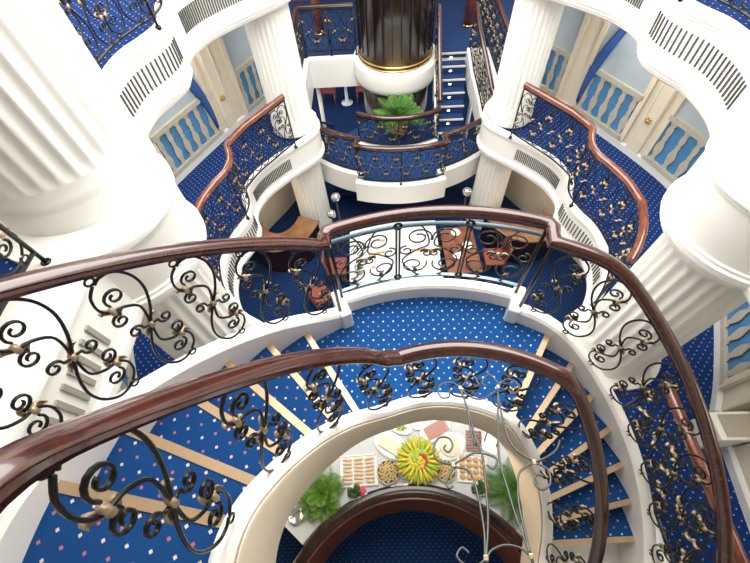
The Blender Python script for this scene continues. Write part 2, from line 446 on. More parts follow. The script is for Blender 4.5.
# walls of the side galleries
for side, sn in ((1, 'right'), (-1, 'left')):
    W = WALL if side > 0 else mir(WALL)
    outer = [(x+.15*side, y) for x, y in W]
    m = MB().prism(W+outer[::-1], 0, ZT, 0, 0, 0)
    struct(m.build('wall_%s' % sn, M['cream'], fix=True))
    for zz in (ZB, ZA):
        n += 1
        bb = MB().sweep([(x, y, zz) for x, y in W], [(0, 0), (-side*-.0+(.035*(-side)), 0), (.035*(-side), .10), (.012*(-side), .13), (0, .13)] if True else [], smooth=False)
        struct(bb.build('baseboard_%s' % sn, M['wall_white'], fix=True))

# ------------------------------------------------------------------ back part of the middle deck, floor of the lowest deck
YB = 8.95
back = MB().prism([(-2.45, 7.0), (-1.95, 7.0), (-1.95, YB), (.90, YB), (.90, YB+.02), (1.55, YB+.02), (1.55, YB), (1.95, YB), (1.95, 7.0), (2.45, 7.0), (3.6, 8.0), (3.6, 14.2), (-3.6, 14.2), (-3.6, 8.0)], ZB-.62, ZB, 0, 1, 1)
struct(back.build('floor_middle_back', [M['carpet_plain'], M['white']]))
n += 1
struct(MB().sweep([(-1.62, 6.95, ZB+.04), (-1.92, 7.35, ZB+.04), (-1.92, YB-.04, ZB+.04), (-.80, YB-.04, ZB+.04)], [(-.12, 0), (.02, 0), (.02, -.66), (-.12, -.66)]).build('trim_%d' % n, M['white'], bevel=.012, fix=True))
n += 1
struct(MB().sweep([(1.60, YB-.04, ZB+.04), (1.92, YB-.04, ZB+.04), (1.92, 7.35, ZB+.04), (1.62, 6.95, ZB+.04)], [(-.12, 0), (.02, 0), (.02, -.66), (-.12, -.66)]).build('trim_%d' % n, M['white'], bevel=.012, fix=True))
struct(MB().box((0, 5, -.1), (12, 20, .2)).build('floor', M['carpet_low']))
struct(MB().box((0, 14.3, 4.1), (12, .2, 8.4)).build('wall_back', M['brown_wood']))
struct(MB().box((0, -3.3, 4.1), (12, .2, 8.4)).build('wall_front', M['wall_white']))

# upper deck back bridge (casts the shade on the far end)
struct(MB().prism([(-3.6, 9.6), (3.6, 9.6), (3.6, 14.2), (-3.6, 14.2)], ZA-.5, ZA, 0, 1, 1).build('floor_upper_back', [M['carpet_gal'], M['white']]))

# ------------------------------------------------------------------ columns
def fluted(mb, r0, r1, z0, z1, n=26, seg=8):
    vs = []; fs = []; N = n*seg; zs = [z0, z0+.03, z0+.07, (z0+z1)/2, z1-.07, z1-.03, z1]; fl = [0, .5, 1, 1, 1, .5, 0]
    for z, k in zip(zs, fl):
        rr = r0+(r1-r0)*(z-z0)/(z1-z0)
        for j in range(N):
            t = (j % seg)/seg; d = (2*PI*rr/n)*.26*k*(math.sin(PI*max(0, t-.16)/.84) if t > .16 else 0)
            q = 2*PI*j/N; vs.append(((rr-d)*math.cos(q), (rr-d)*math.sin(q), z))
    for i in range(len(zs)-1):
        for j in range(N): fs.append((i*N+j, i*N+(j+1) % N, (i+1)*N+(j+1) % N, (i+1)*N+j))
    mb.add(vs, fs)
def column(label, x, y, z0, z1, r, rt=None, group=None, base=True, cap=True, bh=.30):
    t = thing('fluted_column', label, 'column', (x, y, z0), 0, group); H = z1-z0; rt = rt or r*.92
    fb = bh if base else 0; fc = .10 if cap else 0
    m = MB(); fluted(m, r, rt, fb, H-fc, 32 if r > .45 else 26); m.build('shaft', M['white'], t)
    if base:
        MB().lathe([(r*1.04, 0), (r*1.04, bh*.5), (r*1.02, bh*.58), (r*1.03, bh*.66), (r*1.01, bh*.74), (r*1.0, bh), (0, bh)], n=48).build('column_base', M['white'], t, autosmooth=True)
    if cap:
        MB().lathe([(0, H-fc-.005), (rt*1.0, H-fc-.005), (rt*1.0, H-fc*.5), (rt*1.04, H-fc*.45), (rt*1.04, H), (0, H)], n=48).build('capital', M['white'], t, autosmooth=True)
    return t
column('huge white fluted column rising from the upper deck at the top left', -2.43, 2.22, ZA+.05, ZT, .50, .475, cap=False)
column('white fluted column rising from the upper deck above the right side', 2.43, 2.22, ZA+.05, ZT, .50, .475, cap=False)
column('large white fluted column under the left round collar beside the stair', -2.35, 2.03, ZB+.05, ZA-.65, .42, .40)
column('large white fluted column under the right round collar beside the stair', 2.35, 2.03, ZB+.05, ZA-.65, .42, .40)
for s, w in ((-1, 'left'), (1, 'right')):
    column('white fluted column on the middle deck at the far %s of the well' % w, s*2.0, 6.6, ZB+.05, ZA-.65, .37, .35)
    column('white fluted column on the lowest deck under the far %s gallery corner' % w, s*2.0, 6.6, 0, ZB-.65, .36, .34)

# ------------------------------------------------------------------ near curved staircase
def zn_left(th): return ZL+(th-TL+DTH)/DTH*RISE
def zn_right(th): return ZL-(TR-th)/DTH*RISE
def znom(th):
    if th > TL-DTH*.5: return min(zn_left(th), ZA+.02)
    if th < TR: return max(zn_right(th), ZB)
    return ZL
TEND = TL+5*DTH
TLOW = TR-7*DTH
st = thing('curved_staircase', 'near curved white staircase with blue carpeted steps sweeping round the well', 'staircase', (0, 0, ZB))
def O(z): return z-ZB
def wedge(a0, a1, r0, r1, z0, z1, n=6):
    m = MB(); poly = [tuple(pol(r1, a0+(a1-a0)*i/n))[:2] for i in range(n+1)]+[tuple(pol(r0, a1+(a0-a1)*i/n))[:2] for i in range(n+1)]
    return poly
def step(a_nose, a_back, z, low, sgn):
    """a step standing at nosing angle a_nose; its tread reaches a_back"""
    am = R(a_nose)
    e = bpy.data.objects.new('step', None)
    poly = wedge(0, a_back-a_nose, 1.04, 1.84, 0, 0)
    m = MB().prism(poly, -low, 0, 0, 0, 0)
    o = m.build('step', [M['carpet']], st, loc=(0, 0, O(z)), rz=am)
    # nosing strip along the leading edge
    w = .034
    nz = MB(); d = 1 if a_back > a_nose else -1
    vs = [(1.06, -.012*d, .006), (1.83, -.012*d, .006), (1.83, w*d, .006), (1.06, w*d, .006), (1.06, -.012*d, -.035), (1.83, -.012*d, -.035), (1.83, w*d, -.002), (1.06, w*d, -.002)]
    nz.add(vs, [(0, 1, 2, 3), (4, 5, 1, 0), (7, 6, 5, 4), (1, 5, 6, 2), (3, 7, 4, 0), (2, 6, 7, 3)], 0, False)
    q = nz.build('nosing', M['nosing'], o, fix=True)
    q['label'] = 'pale metal nosing'
    return o
for k in range(0, 5): step(TL+k*DTH, TL+(k+1)*DTH+1.5, ZL+RISE*(k+1), RISE+.05, 1)
step(TL+5*DTH, 198, ZA, RISE+.05, 1)
for k in range(1, 7): step(TR-k*DTH, TR-(k-1)*DTH+1.5, ZL-RISE*k, RISE+.05, -1)
# landing with its bay
land_poly = wedge(TR, TL+1.5, 1.04, 1.84, 0, 0, 20)
bay = [tuple(pol(1.99, 68+44*i/14))[:2] for i in range(15)]
lp = [tuple(pol(1.84, TR+(68-TR)*i/3))[:2] for i in range(4)]+bay+[tuple(pol(1.84, 112+(TL+1.5-112)*i/3))[:2] for i in range(4)]+[tuple(pol(1.04, TL+1.5+(TR-TL-1.5)*i/20))[:2] for i in range(21)]
ld = MB().prism(lp, -.30, 0, 0, 1, 1).build('landing', [M['carpet_land'], M['stringer']], st, loc=(0, 0, O(ZL)))
nz = MB(); a = R(TR); w = .035
mk = lambda r, t, z: (r*math.cos(a)-t*math.sin(a), r*math.sin(a)+t*math.cos(a), z)
nz.add([mk(1.06, -.012, .006), mk(1.83, -.012, .006), mk(1.83, w, .006), mk(1.06, w, .006), mk(1.06, -.012, -.04), mk(1.83, -.012, -.04), mk(1.83, w, -.002), mk(1.06, w, -.002)], [(0, 1, 2, 3), (4, 5, 1, 0), (7, 6, 5, 4), (1, 5, 6, 2), (3, 7, 4, 0), (2, 6, 7, 3)], 0, False)
nz.build('nosing', M['nosing'], ld, fix=True)['label'] = 'pale metal nosing'

def helix_curb(r0, r1, th0, th1, top, bot, name, n=90, mat='stringer'):
    """curb following the slope of the stairs"""
    path = []; nr = []
    for i in range(n+1):
        th = th0+(th1-th0)*i/n; z = zsm(th); path.append(pol((r0+r1)/2, th, O(z))); nr.append(pol(1, th))
    h = (r1-r0)/2; m = MB(); vs = []; fs = []; q = min(.02, h*.8)
    for i in range(n+1):
        th = th0+(th1-th0)*i/n; bt = bot(th) if callable(bot) else bot
        for u, w in ((-h, bt), (-h, top-.02), (-h+q, top), (h-q, top), (h, top-.02), (h, bt)): vs.append(path[i]+nr[i]*u+Vector((0, 0, w)))
    for i in range(n):
        for j in range(6): fs.append((i*6+j, (i+1)*6+j, (i+1)*6+(j+1) % 6, i*6+(j+1) % 6))
    fs += [tuple(range(6)), tuple(n*6+j for j in range(5, -1, -1))]; m.add(vs, fs)
    return m.build(name, M[mat], st, fix=True, autosmooth=True)
def zsm(th):
    # smoothed nominal
    s = 0
    for d in (-6, -3, 0, 3, 6): s += znom_c(th+d)
    return s/5
def znom_c(th):
    if th > TL-DTH: return min(zn_left(th), ZA)
    if th < TR: return max(zn_right(th), ZB)
    return ZL
helix_curb(.955, 1.05, 200, -12, .10, lambda th: -.30-.15*min(1, max(0, (th-118)/25, (52-th)/25)), 'inner_curb')
helix_curb(.932, .955, 200, -12, .075, lambda th: -.31-.15*min(1, max(0, (th-118)/25, (52-th)/25)), 'curb_face_warm_lit', mat='warm_lit')  # thin skin whose tan colour stands for warm light on the inner face
# outer curb: stair parts and the bay
def outer(th0, th1, r0=1.83, r1=1.94, nm='outer_curb', n=40): return helix_curb(r0, r1, th0, th1, .17, -.40, nm, n)
outer(200, 113); outer(67, -12); outer(112.6, 67.4, 1.95, 2.06)
for th in (112.6, 67.4):
    m = MB(); c = pol(1.945, th); m.box((c.x, c.y, O(zsm(th))-.11), (.27, .10, .618), R(th)); m.build('curb_return', M['stringer'], st, bevel=.015)
# soffit
sp = []; nr = []
for i in range(81):
    th = 200-212*i/80; sp.append(pol(1.44, th, O(zsm(th)))); nr.append(pol(1, th))
MB().sweep(sp, [(-.42, -.36), (.42, -.36), (.42, -.28), (-.42, -.28)], normals=nr, smooth=True).build('soffit', M['stringer'], st, fix=True)

# handrails
def zrail(th, H=1.10):
    if th >= 110: 
        base = 5.31
        return max(base, min(zn_left(th)+H+(.05+.003*max(0, th-148) if H > 1.13 else .03), ZA+1.22)) if th > 112 else base
    if th <= TR: return min(5.31, max(zn_right(th)+H, ZB+1.07))
    return 5.31
def zr(th, H): return sum(zrail(th+d, H) for d in (-4, -2, 0, 2, 4))/5
def stair_rail(t, R0, ths, H, nm='handrail', z0=0):
    m = MB(); m.sweep([pol(R0, th, zr(th, H)-z0) for th in ths], RAILP, smooth=True, normals=[pol(-1, th) for th in ths])
    return m.build(nm, M['rail'], t, autosmooth=True, fix=True)

def fr(a, b, n): return [a+(b-a)*i/n for i in range(n+1)]
ib = thing('stair_balustrade', 'inner curved balustrade with dark mahogany handrail around the well', 'balustrade', (0, 0, ZL))
stair_rail(ib, 1.0, fr(205, 107, 60), 1.15, z0=ZL); stair_rail(ib, 1.0, fr(107, -14, 70), 1.15, z0=ZL)
for i in range(12):
    th = 184-17.2*i+.5
    if th < -10: break
    zt = zr(th, 1.15)-.04; zb = zsm(th)+.13
    put_panel(ib, pol(1.0, th, (zt+zb)/2-ZL), R(th-90), (zt-zb)/(2*PH)*.97, False, .92, True, .15 if (th > 118 or th < 50) else 0)
ob = thing('stair_balustrade', 'outer curved balustrade with mahogany handrail, square bay at the landing', 'balustrade', (0, 0, ZL))
H = 1.11
left = [(1.87, th) for th in fr(200, 113.6, 50)]; bayp = [(2.02, th) for th in fr(111.8, 68.2, 24)]; right = [(1.87, th) for th in fr(66.5, -14, 46)]
path = [pol(r, th, zr(th, H)-ZL) for r, th in left]+[pol(1.93, 113.0, zr(111, H)-ZL), pol(1.99, 112.7, 5.31-ZL)]+[pol(r, th, 5.31-ZL) for r, th in bayp]+[pol(1.99, 67.3, 5.31-ZL), pol(1.93, 67.0, 5.31-ZL)]+[pol(r, th, zr(th, H)-ZL) for r, th in right]
MB().sweep(path, RAILP, smooth=True).build('handrail', M['rail'], ob, autosmooth=True, fix=True)
for i in range(9):
    th = 118.5+9.15*i; zt = zr(th, H)-.04; zb = zsm(th)+.20
    put_panel(ob, pol(1.87, th, (zt+zb)/2-ZL), R(th-90), (zt-zb)/(2*PH), False, 1.0, True, .05)
for i in range(9):
    th = 61.5-9.15*i; zt = zr(th, H)-.04; zb = zsm(th)+.20
    put_panel(ob, pol(1.87, th, (zt+zb)/2-ZL), R(th-90), (zt-zb)/(2*PH), True, 1.0)
# bay: two painted bars, end posts, twin middle posts and open double scrolls
for h, nm in ((5.21, 'upper_bar'), (ZL+.30, 'lower_bar')):
    MB().sweep([pol(2.0, th, h-ZL) for th in fr(111.5, 68.5, 24)], [(-.014, -.008), (.014, -.008), (.014, .008), (-.014, .008)]).build(nm, M['iron_blue'], ob)
for th in (111.8, 68.2, 113.6, 66.4):
    rr = 2.0 if 68 < th < 112.5 else 1.88
    MB().tube([pol(rr, th, .18), pol(rr, th, 5.28-ZL)], .014, 8).build('post', M['iron'], ob)
for th in (97.4, 82.6):
    for d in (-.35, .35): MB().tube([pol(2.0, th+d, .26), pol(2.0, th+d, 5.22-ZL)], .008, 8).build('post', M['iron_grey'], ob)
    for zz in (.30, .96): 
        c = pol(2.0, th, zz); MB().tube([c+Vector((.03*math.cos(q*PI/6)*math.sin(R(th)), -.03*math.cos(q*PI/6)*math.cos(R(th)), .03*math.sin(q*PI/6))) for q in range(12)], .008, 6, closed=True).build('iron_ring', M['iron'], ob)
def bay_scroll():
    m = MB(); gl = []
    for sx in (1, -1):
        for (cx, cz, r0, a0, t) in ((.10, .18, .10, 200, -1.4), (.13, -.17, .11, 160, 1.35), (.03, -.02, .05, 20, 1.2), (.19, .02, .06, 90, -1.2)):
            pts = [(sx*x, 0, z) for x, y, z in spiral(cx, cz, r0, r0*.32, a0, t, 22)]
            m.tube(pts, .0065, 6)
        pts = [tuple(p) for p in catmull([(0, 0, -.33), (sx*.10, 0, -.31), (sx*.22, 0, -.12), (sx*.12, 0, .02), (sx*.02, 0, .10), (sx*.08, 0, .30), (sx*.2, 0, .33)], 6)]
        m.tube(pts, .0065, 6)
        for a_ in ((sx*.02, .0, R(30 if sx > 0 else 150), .07, .03), (sx*.10, -.27, R(60 if sx > 0 else 120), .06, .03)):
            g = MB(); leaf_shape(g, *a_); gl.append(g.mesh('gilded_leaf', M['gold']))
    g = MB(); g.tube([(0, 0, -.02), (0, 0, .03)], .014, 8); gl.append(g.mesh('clasp', M['gold']))
    return m.mesh('scroll_panel', M['iron_grey']), gl
bi, bg = bay_scroll()
for th in (104.7, 90, 75.3):
    o = bpy.data.objects.new('scroll_panel', bi); COL.objects.link(o); o.parent = ob; o.location = pol(2.0, th, .63); o.rotation_euler.z = R(th-90)
    for g_ in bg:
        g = bpy.data.objects.new(g_.name.split('.')[0], g_); COL.objects.link(g); g.parent = o

# ------------------------------------------------------------------ gallery balustrades, vents
def inset(path, d, side):
    P = [Vector((x, y, 0)) for x, y in path]; out = []
    for i, p in enumerate(P):
        a = (P[min(i+1, len(P)-1)]-P[max(i-1, 0)]).normalized(); nn = Vector((a.y, -a.x, 0))*side
        q = p+nn*d; out.append((q.x, q.y))
    return out
midfar = midc+farc
corner = midc[:19]+[(2.63, 3.9), (2.52, 4.2), (2.475, 4.38), (2.49, 4.6)]
for z, lv in ((ZB, 'middle'), (ZA, 'upper')):
    for side, sn in ((1, 'right'), (-1, 'left')):
        RC = [(p.x, p.y) for p in catmull([(2.30, 2.60), (2.46, 2.80), (2.62, 3.08), (2.73, 3.42)], 5)]+[(p.x, p.y) for p in catmull([(2.735, 3.45), (2.70, 3.78), (2.60, 4.08), (2.50, 4.30), (2.48, 4.55), (2.58, 4.84)], 5)][0:]+[(p.x, p.y) for p in catmull([(2.58, 4.88), (2.42, 5.24), (2.17, 5.60), (1.90, 5.98)], 5)]
        E = RC if side > 0 else mir(RC)
        gallery_balustrade('scrolled iron balustrade with red wooden handrail along the %s %s gallery' % (sn, lv), E, z+.05, spacing=.2)
        F = [(2.10, y/4) for y in range(-12, 7 if z == ZA else 6)]
        F = F if side > 0 else mir(F)
        gallery_balustrade('straight iron balustrade on the %s deck edge by the %s big column' % (lv, sn), inset(F, .24 if z == ZA else .04, side), z+.05, rail_mat='rail_red' if z == ZB else 'rail', spacing=.27)
for side, sn in ((1, 'right'), (-1, 'left')):
    Em = midc if side > 0 else mir(midc); Ef = farc if side > 0 else mir(farc); Fr = front if side > 0 else mir(front)
    for z, lv in ((ZB, 'middle'), (ZA, 'upper')):
        Em2, Ef2, Fr2 = [inset(e, -.003, side) for e in (Em, Ef, Fr)]
        vents(Em2, z, side, 'dark vent slots in the %s %s fascia, bow next to the big column' % (sn, lv), .32, .97, 24)
        vents(Ef2, z, side, 'dark vent slots in the %s %s fascia, far bow by the distant column' % (sn, lv), .28, .84, 28)
        vents(Fr2, z, side, 'row of vent slots in the straight %s %s fascia below the deck edge' % (sn, lv), .70, .97, 15)

# ------------------------------------------------------------------ central lift cylinder
t = thing('lift_shaft', 'big round dark glossy mahogany shaft with brass bands at the back of the well', 'lift shaft', (0, 9.02, 0))
m = MB(); 
nseg = 24
MB().lathe([(.80, ZB-.02), (.80, 8.2)], n=64, cap=True).build('upper_drum', M['dark_wood'], t)
MB().lathe([(.76, 0), (.76, ZB-.46)], n=64).build('lower_drum', M['dark_wood'], t)
MB().lathe([(.76, ZB-.47), (.84, ZB-.465), (.89, ZB-.43), (.92, ZB-.37), (.93, ZB-.30), (.93, ZB-.02), (.92, ZB+.02), (.80, ZB+.02)], n=64).build('white_collar', M['white'], t)
for zz in (ZB+.05, ZB+.13):
    MB().lathe([(.80, zz-.012), (.815, zz-.008), (.815, zz+.008), (.80, zz+.012)], n=64, cap=False).build('brass_band', M['brass'], t)
MB().lathe([(.765, ZB-.53), (.775, ZB-.525), (.775, ZB-.505), (.765, ZB-.50)], n=64, cap=False).build('brass_band', M['brass'], t)
for k in range(26):
    a = 360/26*k; p = pol(.802, a, 0); m = MB(); 
    m.box((p.x, p.y, 5.6), (.006, .012, 5.2), R(a)); 
    if 180 < a < 360: m.build('panel_joint', M['black'], t)

# ------------------------------------------------------------------ far staircase and its landing
ZF = 1.5725; RF = (ZB-ZF)/7
fs_ = thing('curved_staircase', 'far narrow staircase with lit steps beside the dark round shaft', 'staircase', (0, 7, 0))
def far_center(t_):  # t 0 at the top, 1 at the landing
    return Vector((1.22-.04*t_, YB-1.55*t_, 0))
for k in range(7):
    y0 = YB-.225*k; z = ZB-RF*k; x0 = 1.22
    if k == 0: pass
    m = MB().box((x0-.02*k, y0+.1125, z-.15), (.66, .245, .30)) if k else None
    if m:
        o = m.build('step', M['carpet_plain'], fs_, loc=(0, -7, 0))
    else:
        o = MB().box((x0, y0+.03, z-.05), (.66, .06, .10)).build('step', M['carpet_plain'], fs_, loc=(0, -7, 0))
    MB().box((x0-.02*k, y0-.005, z-.006), (.66, .035, .03)).build('nosing', M['nosing_pale'], o)
    q = MB(); q.sphere((x0-.02*k, y0-.02, z-.09), .026, 8, sc=(1.2, .5, .7)); q = q.build('step_light', M['lamp'], o)
arc = lambda r, a0, a1, n_: [(r*math.cos(R(a0+(a1-a0)*i/n_)), 9.0+r*math.sin(R(a0+(a1-a0)*i/n_))) for i in range(n_+1)]
# landing slab: annulus in front of the shaft, with a straight bay
lp = arc(2.62, 222, 252, 8)+arc(2.84, 253, 287, 10)+arc(2.62, 288, 318, 8)+arc(.85, 318, 222, 20)
MB().prism(lp, ZF-.16, ZF, 0, 1, 1).build('landing', [M['carpet_plain'], M['white']], fs_, loc=(0, -7, 0))
def curb2(path, z, z1=None, nm='outer_curb', top=.10, bot=-.40, w=.06):
    z1 = z if z1 is None else z1; k = len(path)
    MB().sweep([(x, y-7, z+(z1-z)*i/(k-1)) for i, (x, y) in enumerate(path)], [(-w, bot), (-w, top), (w, top), (w, bot)]).build(nm, M['white'], fs_, bevel=.01, fix=True)
LO = arc(2.66, 222, 251, 8)+[(2.66*math.cos(R(252)), 9+2.66*math.sin(R(252)))]+arc(2.88, 252.5, 287.5, 10)+arc(2.66, 288, 318, 8)
curb2(LO, ZF)
curb2(arc(1.72, 240, 300, 14), ZF, nm='inner_curb', bot=-.25, w=.05)
# right flight sides (up) and left flight (down)
RO = [(2.66*math.cos(R(318)), 9+2.66*math.sin(R(318))), (1.86, 7.55), (1.78, 8.0), (1.66, 8.5), (1.60, YB)]
RI = [(.86, 7.51), (.86, 8.05), (.86, 8.5), (.86, YB)]
curb2(RO, ZF, ZB, bot=-.35, nm='outer_curb'); curb2(RI, ZF, ZB, bot=-.35, nm='inner_curb', w=.035)
for k in range(7):
    z = ZF-(k+1)*ZF/8
    MB().box((-1.24, 7.55+.225*k+.1125, z/2), (.70, .245, z)).build('step', M['carpet_plain'], fs_, loc=(0, -7, 0))
LO2 = [(-x, y) for x, y in RO]; LI2 = [(-x, y) for x, y in RI]
curb2(LO2, ZF, .12, bot=-.11, nm='outer_curb'); curb2(LI2, ZF, .12, bot=-.11, nm='inner_curb', w=.035)
gallery_balustrade('balustrade with mahogany rail bowed round the front of the far landing', inset(LO, .0, 1), ZF+.1, rail_mat='rail', height=.92, spacing=.2, name='stair_balustrade')
gallery_balustrade('balustrade sloping down the left side of the far landing', LO2, ZF+.1, z1=.2, rail_mat='rail', height=.92, spacing=.22, name='stair_balustrade')
gallery_balustrade('outer balustrade sloping up the right side of the far narrow stair', RO, ZF+.1, z1=ZB+.05, rail_mat='rail', height=.92, spacing=.2, name='stair_balustrade')
gallery_balustrade('inner balustrade between the far narrow stair and the dark round shaft', RI, ZF+.1, z1=ZB+.05, rail_mat='rail', height=.92, spacing=.24, name='stair_balustrade')
gallery_balustrade('inner balustrade curving behind the potted palm on the far landing', arc(1.72, 240, 300, 14), ZF+.05, rail_mat='rail', height=.80, spacing=.26, name='stair_balustrade')
gallery_balustrade('balustrade along the left edge of the far middle deck', [(-1.98, 7.3), (-1.98, 7.9), (-1.98, 8.5), (-1.98, YB+.02)], ZB+.05, rail_mat='rail', spacing=.2)
gallery_balustrade('balustrade across the back deck, left of the dark round shaft', [(-1.95, YB+.06), (-1.4, YB+.06), (-.85, YB+.06)], ZB+.05, rail_mat='dark_wood', spacing=.28)
gallery_balustrade('balustrade along the right edge of the far middle deck', [(1.98, 7.3), (1.98, 7.9), (1.98, 8.5), (1.98, 9.6), (1.98, 10.8)], ZB+.05, rail_mat='rail', spacing=.2)

# ------------------------------------------------------------------ palms
def palm(mb, n=16, L=.45, spread=1.0, leaflets=14, w=.012, tilt0=.25, seed=1, ll=.13, droop=1.0):
    rd = random.Random(seed)
    for i in range(n):
        a = 2*PI*i/n+rd.uniform(-.2, .2); el = rd.uniform(.15, 1.25); Lf = L*rd.uniform(.8, 1.1); pts = []
        for j in range(9):
            t = j/8; r = Lf*t*math.cos(el)*spread; h = Lf*t*math.sin(el)-droop*Lf*.55*t*t
            pts.append(Vector((r*math.cos(a), r*math.sin(a), h)))
        mb.tube(pts, [.005*(1-.7*j/8) for j in range(9)], 4)
        for j in range(1, leaflets):
            t = j/leaflets; k = t*8; i0 = int(k); p = pts[i0].lerp(pts[min(8, i0+1)], k-i0); d = (pts[min(8, i0+1)]-pts[i0]).normalized()
            lat = d.cross(Vector((0, 0, 1)));
            if lat.length < .01: lat = Vector((1, 0, 0))
            lat.normalize()
            for s in (-1, 1):
                dr = (lat*s*.85+d*.7+Vector((0, 0, -.25))).normalized(); ln = ll*math.sin(PI*(.15+.8*t))
                sd = d.cross(dr).cross(dr).normalized()*w
                q0 = p; q1 = p+dr*ln*.5+Vector((0, 0, .006)); q2 = p+dr*ln+Vector((0, 0, -.02)); nn = Vector((0, 0, .0015))
                mb.add([q0+nn, q1+sd, q2, q1-sd, q0-nn], [(0, 1, 2, 3), (4, 3, 2, 1), (0, 4, 1), (0, 3, 4)], 0, False)
t = thing('potted_palm', 'leafy potted palm in a woven basket on the far landing by the dark shaft', 'plant', (.03, 7.82, ZF))
MB().lathe([(.13, 0), (.19, .14), (.20, .32), (.17, .38), (.155, .38), (.15, .33), (0, .33)], n=20).build('basket', M['wicker'], t)
m = MB(); palm(m, 30, .62, 1.1, 22, .007, seed=3, ll=.20, droop=.55); m.build('foliage', M['leaf'], t, loc=(0, 0, .50))

# ------------------------------------------------------------------ round wooden parapet and buffet table on the lowest deck
PCX, PCY, PR = -.10, -1.25, 1.95
pa = lambda r, a, z=0: Vector((PCX+r*math.cos(R(a)), PCY+r*math.sin(R(a)), z))
t = thing('round_parapet', 'curved polished wooden parapet round the dark blue carpet at the bottom of the well', 'parapet', (PCX, PCY, 0))
L0 = Vector((PCX, PCY, 0))
ths = fr(-20, 200, 80)
MB().sweep([pa(PR-.10, a)-L0 for a in ths], [(-.16, 0), (.04, 0), (.04, .86), (-.05, .86)], normals=[pol(1, a) for a in ths], smooth=False).build('panelled_wall', M['brown_wood'], t, fix=True)
MB().sweep([pa(PR-.06, a, .90)-L0 for a in ths], [(-.06, -.05), (-.07, -.02), (-.06, .015), (-.02, .03), (.03, .03), (.075, .015), (.09, -.02), (.08, -.05)], normals=[pol(1, a) for a in ths], smooth=True).build('cap_rail', M['dark_wood'], t, fix=True, autosmooth=True)

t = thing('buffet_table', 'curved buffet table under white linen outside the round wooden parapet', 'table', (PCX, PCY, 0))
TZ = .76
ths = fr(34, 141, 60)
def skirt(r0, r1, ths, z0, z1, nm):
    m = MB(); vs = []; fs = []
    out = [(r1, a) for a in ths]+[(r0, a) for a in reversed(ths)]; k = len(out)
    pts = [pa(r, a)-L0 for r, a in out]
    for i, p in enumerate(pts):
        w_ = 1+.012*math.sin(i*2.4)
        vs.append((p.x, p.y, z1)); vs.append((p.x*w_, p.y*w_, z0))
    for i in range(k): j = (i+1) % k; fs.append((2*i, 2*i+1, 2*j+1, 2*j))
    m.add(vs, fs); return m
MB().sweep([pa(2.58, a, TZ-.02)-L0 for a in ths], [(-.55, -.01), (.55, -.01), (.55, .01), (-.55, .01)], normals=[pol(1, a) for a in ths]).build('tabletop', M['brown_wood'], t, fix=True)
for a in (32, 60, 90, 120, 154):
    for r in (2.1, 3.05): MB().tube([pa(r, a, 0)-L0, pa(r, a, TZ-.03)-L0], .02, 8).build('leg', M['black'], t)
m = skirt(2.01, 3.15, ths, .15, TZ, 'c')
m.sweep([pa(2.58, a, TZ)-L0 for a in ths], [(-.57, -.002), (.57, -.002), (.57, .004), (-.57, .004)], normals=[pol(1, a) for a in ths])
o = m.build('tablecloth', M['cloth'], loc=L0, fix=False); tag(o, 'white linen cloth draped over the curved buffet table', 'tablecloth')

TT = TZ+.004
def tray(label, x, y, w, d, rz, item_mat, nx, ny, item, nm='serving_tray', grp='pastries'):
    t = thing(nm, label, 'tray', (x, y, TT), rz)
    m = MB(); m.box((0, 0, .008), (w, d, .012)); 
    m.build('tray_base', M['porcelain'], t)
    m = MB()
    for a, b, c_, e in ((0, d/2, w+.02, .016), (0, -d/2, w+.02, .016)): m.box((a, b, .018), (c_, e, .034))
    for a in (-w/2, w/2): m.box((a, 0, .018), (.016, d, .034))
    m.build('rim', M['porcelain'], t, bevel=.005)
    proto = None
    for i in range(nx):
        for j in range(ny):
            px = (i-(nx-1)/2)*(w*.9/nx); py = (j-(ny-1)/2)*(d*.88/ny)
            X = x+px*math.cos(rz)-py*math.sin(rz); Y = y+px*math.sin(rz)+py*math.cos(rz)
            if proto is None:
                mb = MB(); mb.sphere((0, 0, 0), .5, 10, sc=(w*.84/nx, d*.84/ny, .05)); proto = mb.mesh(item[0], M[item_mat])
            o = bpy.data.objects.new(item[0], proto); COL.objects.link(o); o.location = (X, Y, TT+.038); o.rotation_euler = (0, 0, rz+random.uniform(-.15, .15))
            tag(o, item[1], item[2], grp)
def Wt(x, y): return x, y

tray('square white tray of long pale pastries, left on the buffet', -.88, .95, .56, .42, .05, 'pastry_pale', 3, 7, ('pastry_finger', 'pale pastry finger in the left tray on the buffet', 'pastry'), grp='pastry fingers in the left tray')
tray('square white tray of golden rolls, right on the buffet', .84, .95, .44, .38, -.10, 'pastry', 4, 4, ('bread_roll', 'golden roll in the right tray on the buffet', 'roll'), grp='bread rolls in the right tray')

def plate(label, x, y, r=.12, z=None, sc=(1, 1), rz=0, mat='porcelain', nm='plate', cat='plate', grp=None):
    m = MB(); m.lathe([(0, .004), (r*.62, .004), (r*.68, .010), (r, .022), (r*.99, .026), (r*.66, .014), (r*.6, .010), (0, .010)], n=28, cap=False)
    o = m.build(nm, M[mat], loc=(x, y, TT if z is None else z), rz=rz); o.scale = (sc[0], sc[1], 1); return tag(o, label, cat, grp)
def scatter(nm, mesh, cx, cy, z, rx, ry, n_, label, cat, grp, rz=0, layers=1, flat=False, seed=0):
    rd = random.Random(seed); k = 0
    for i in range(n_):
        rr = math.sqrt((i+.5)/n_); a = i*2.39996; px, py = rx*rr*math.cos(a), ry*rr*math.sin(a)
        o = bpy.data.objects.new(nm, mesh); COL.objects.link(o)
        o.location = (cx+px*math.cos(rz)-py*math.sin(rz), cy+px*math.sin(rz)+py*math.cos(rz), z+(0 if flat else .03*(1-rr*rr)))
        o.rotation_euler = (rd.uniform(-.3, .3), rd.uniform(-.3, .3), rd.uniform(0, 6.28)); tag(o, label, cat, grp)
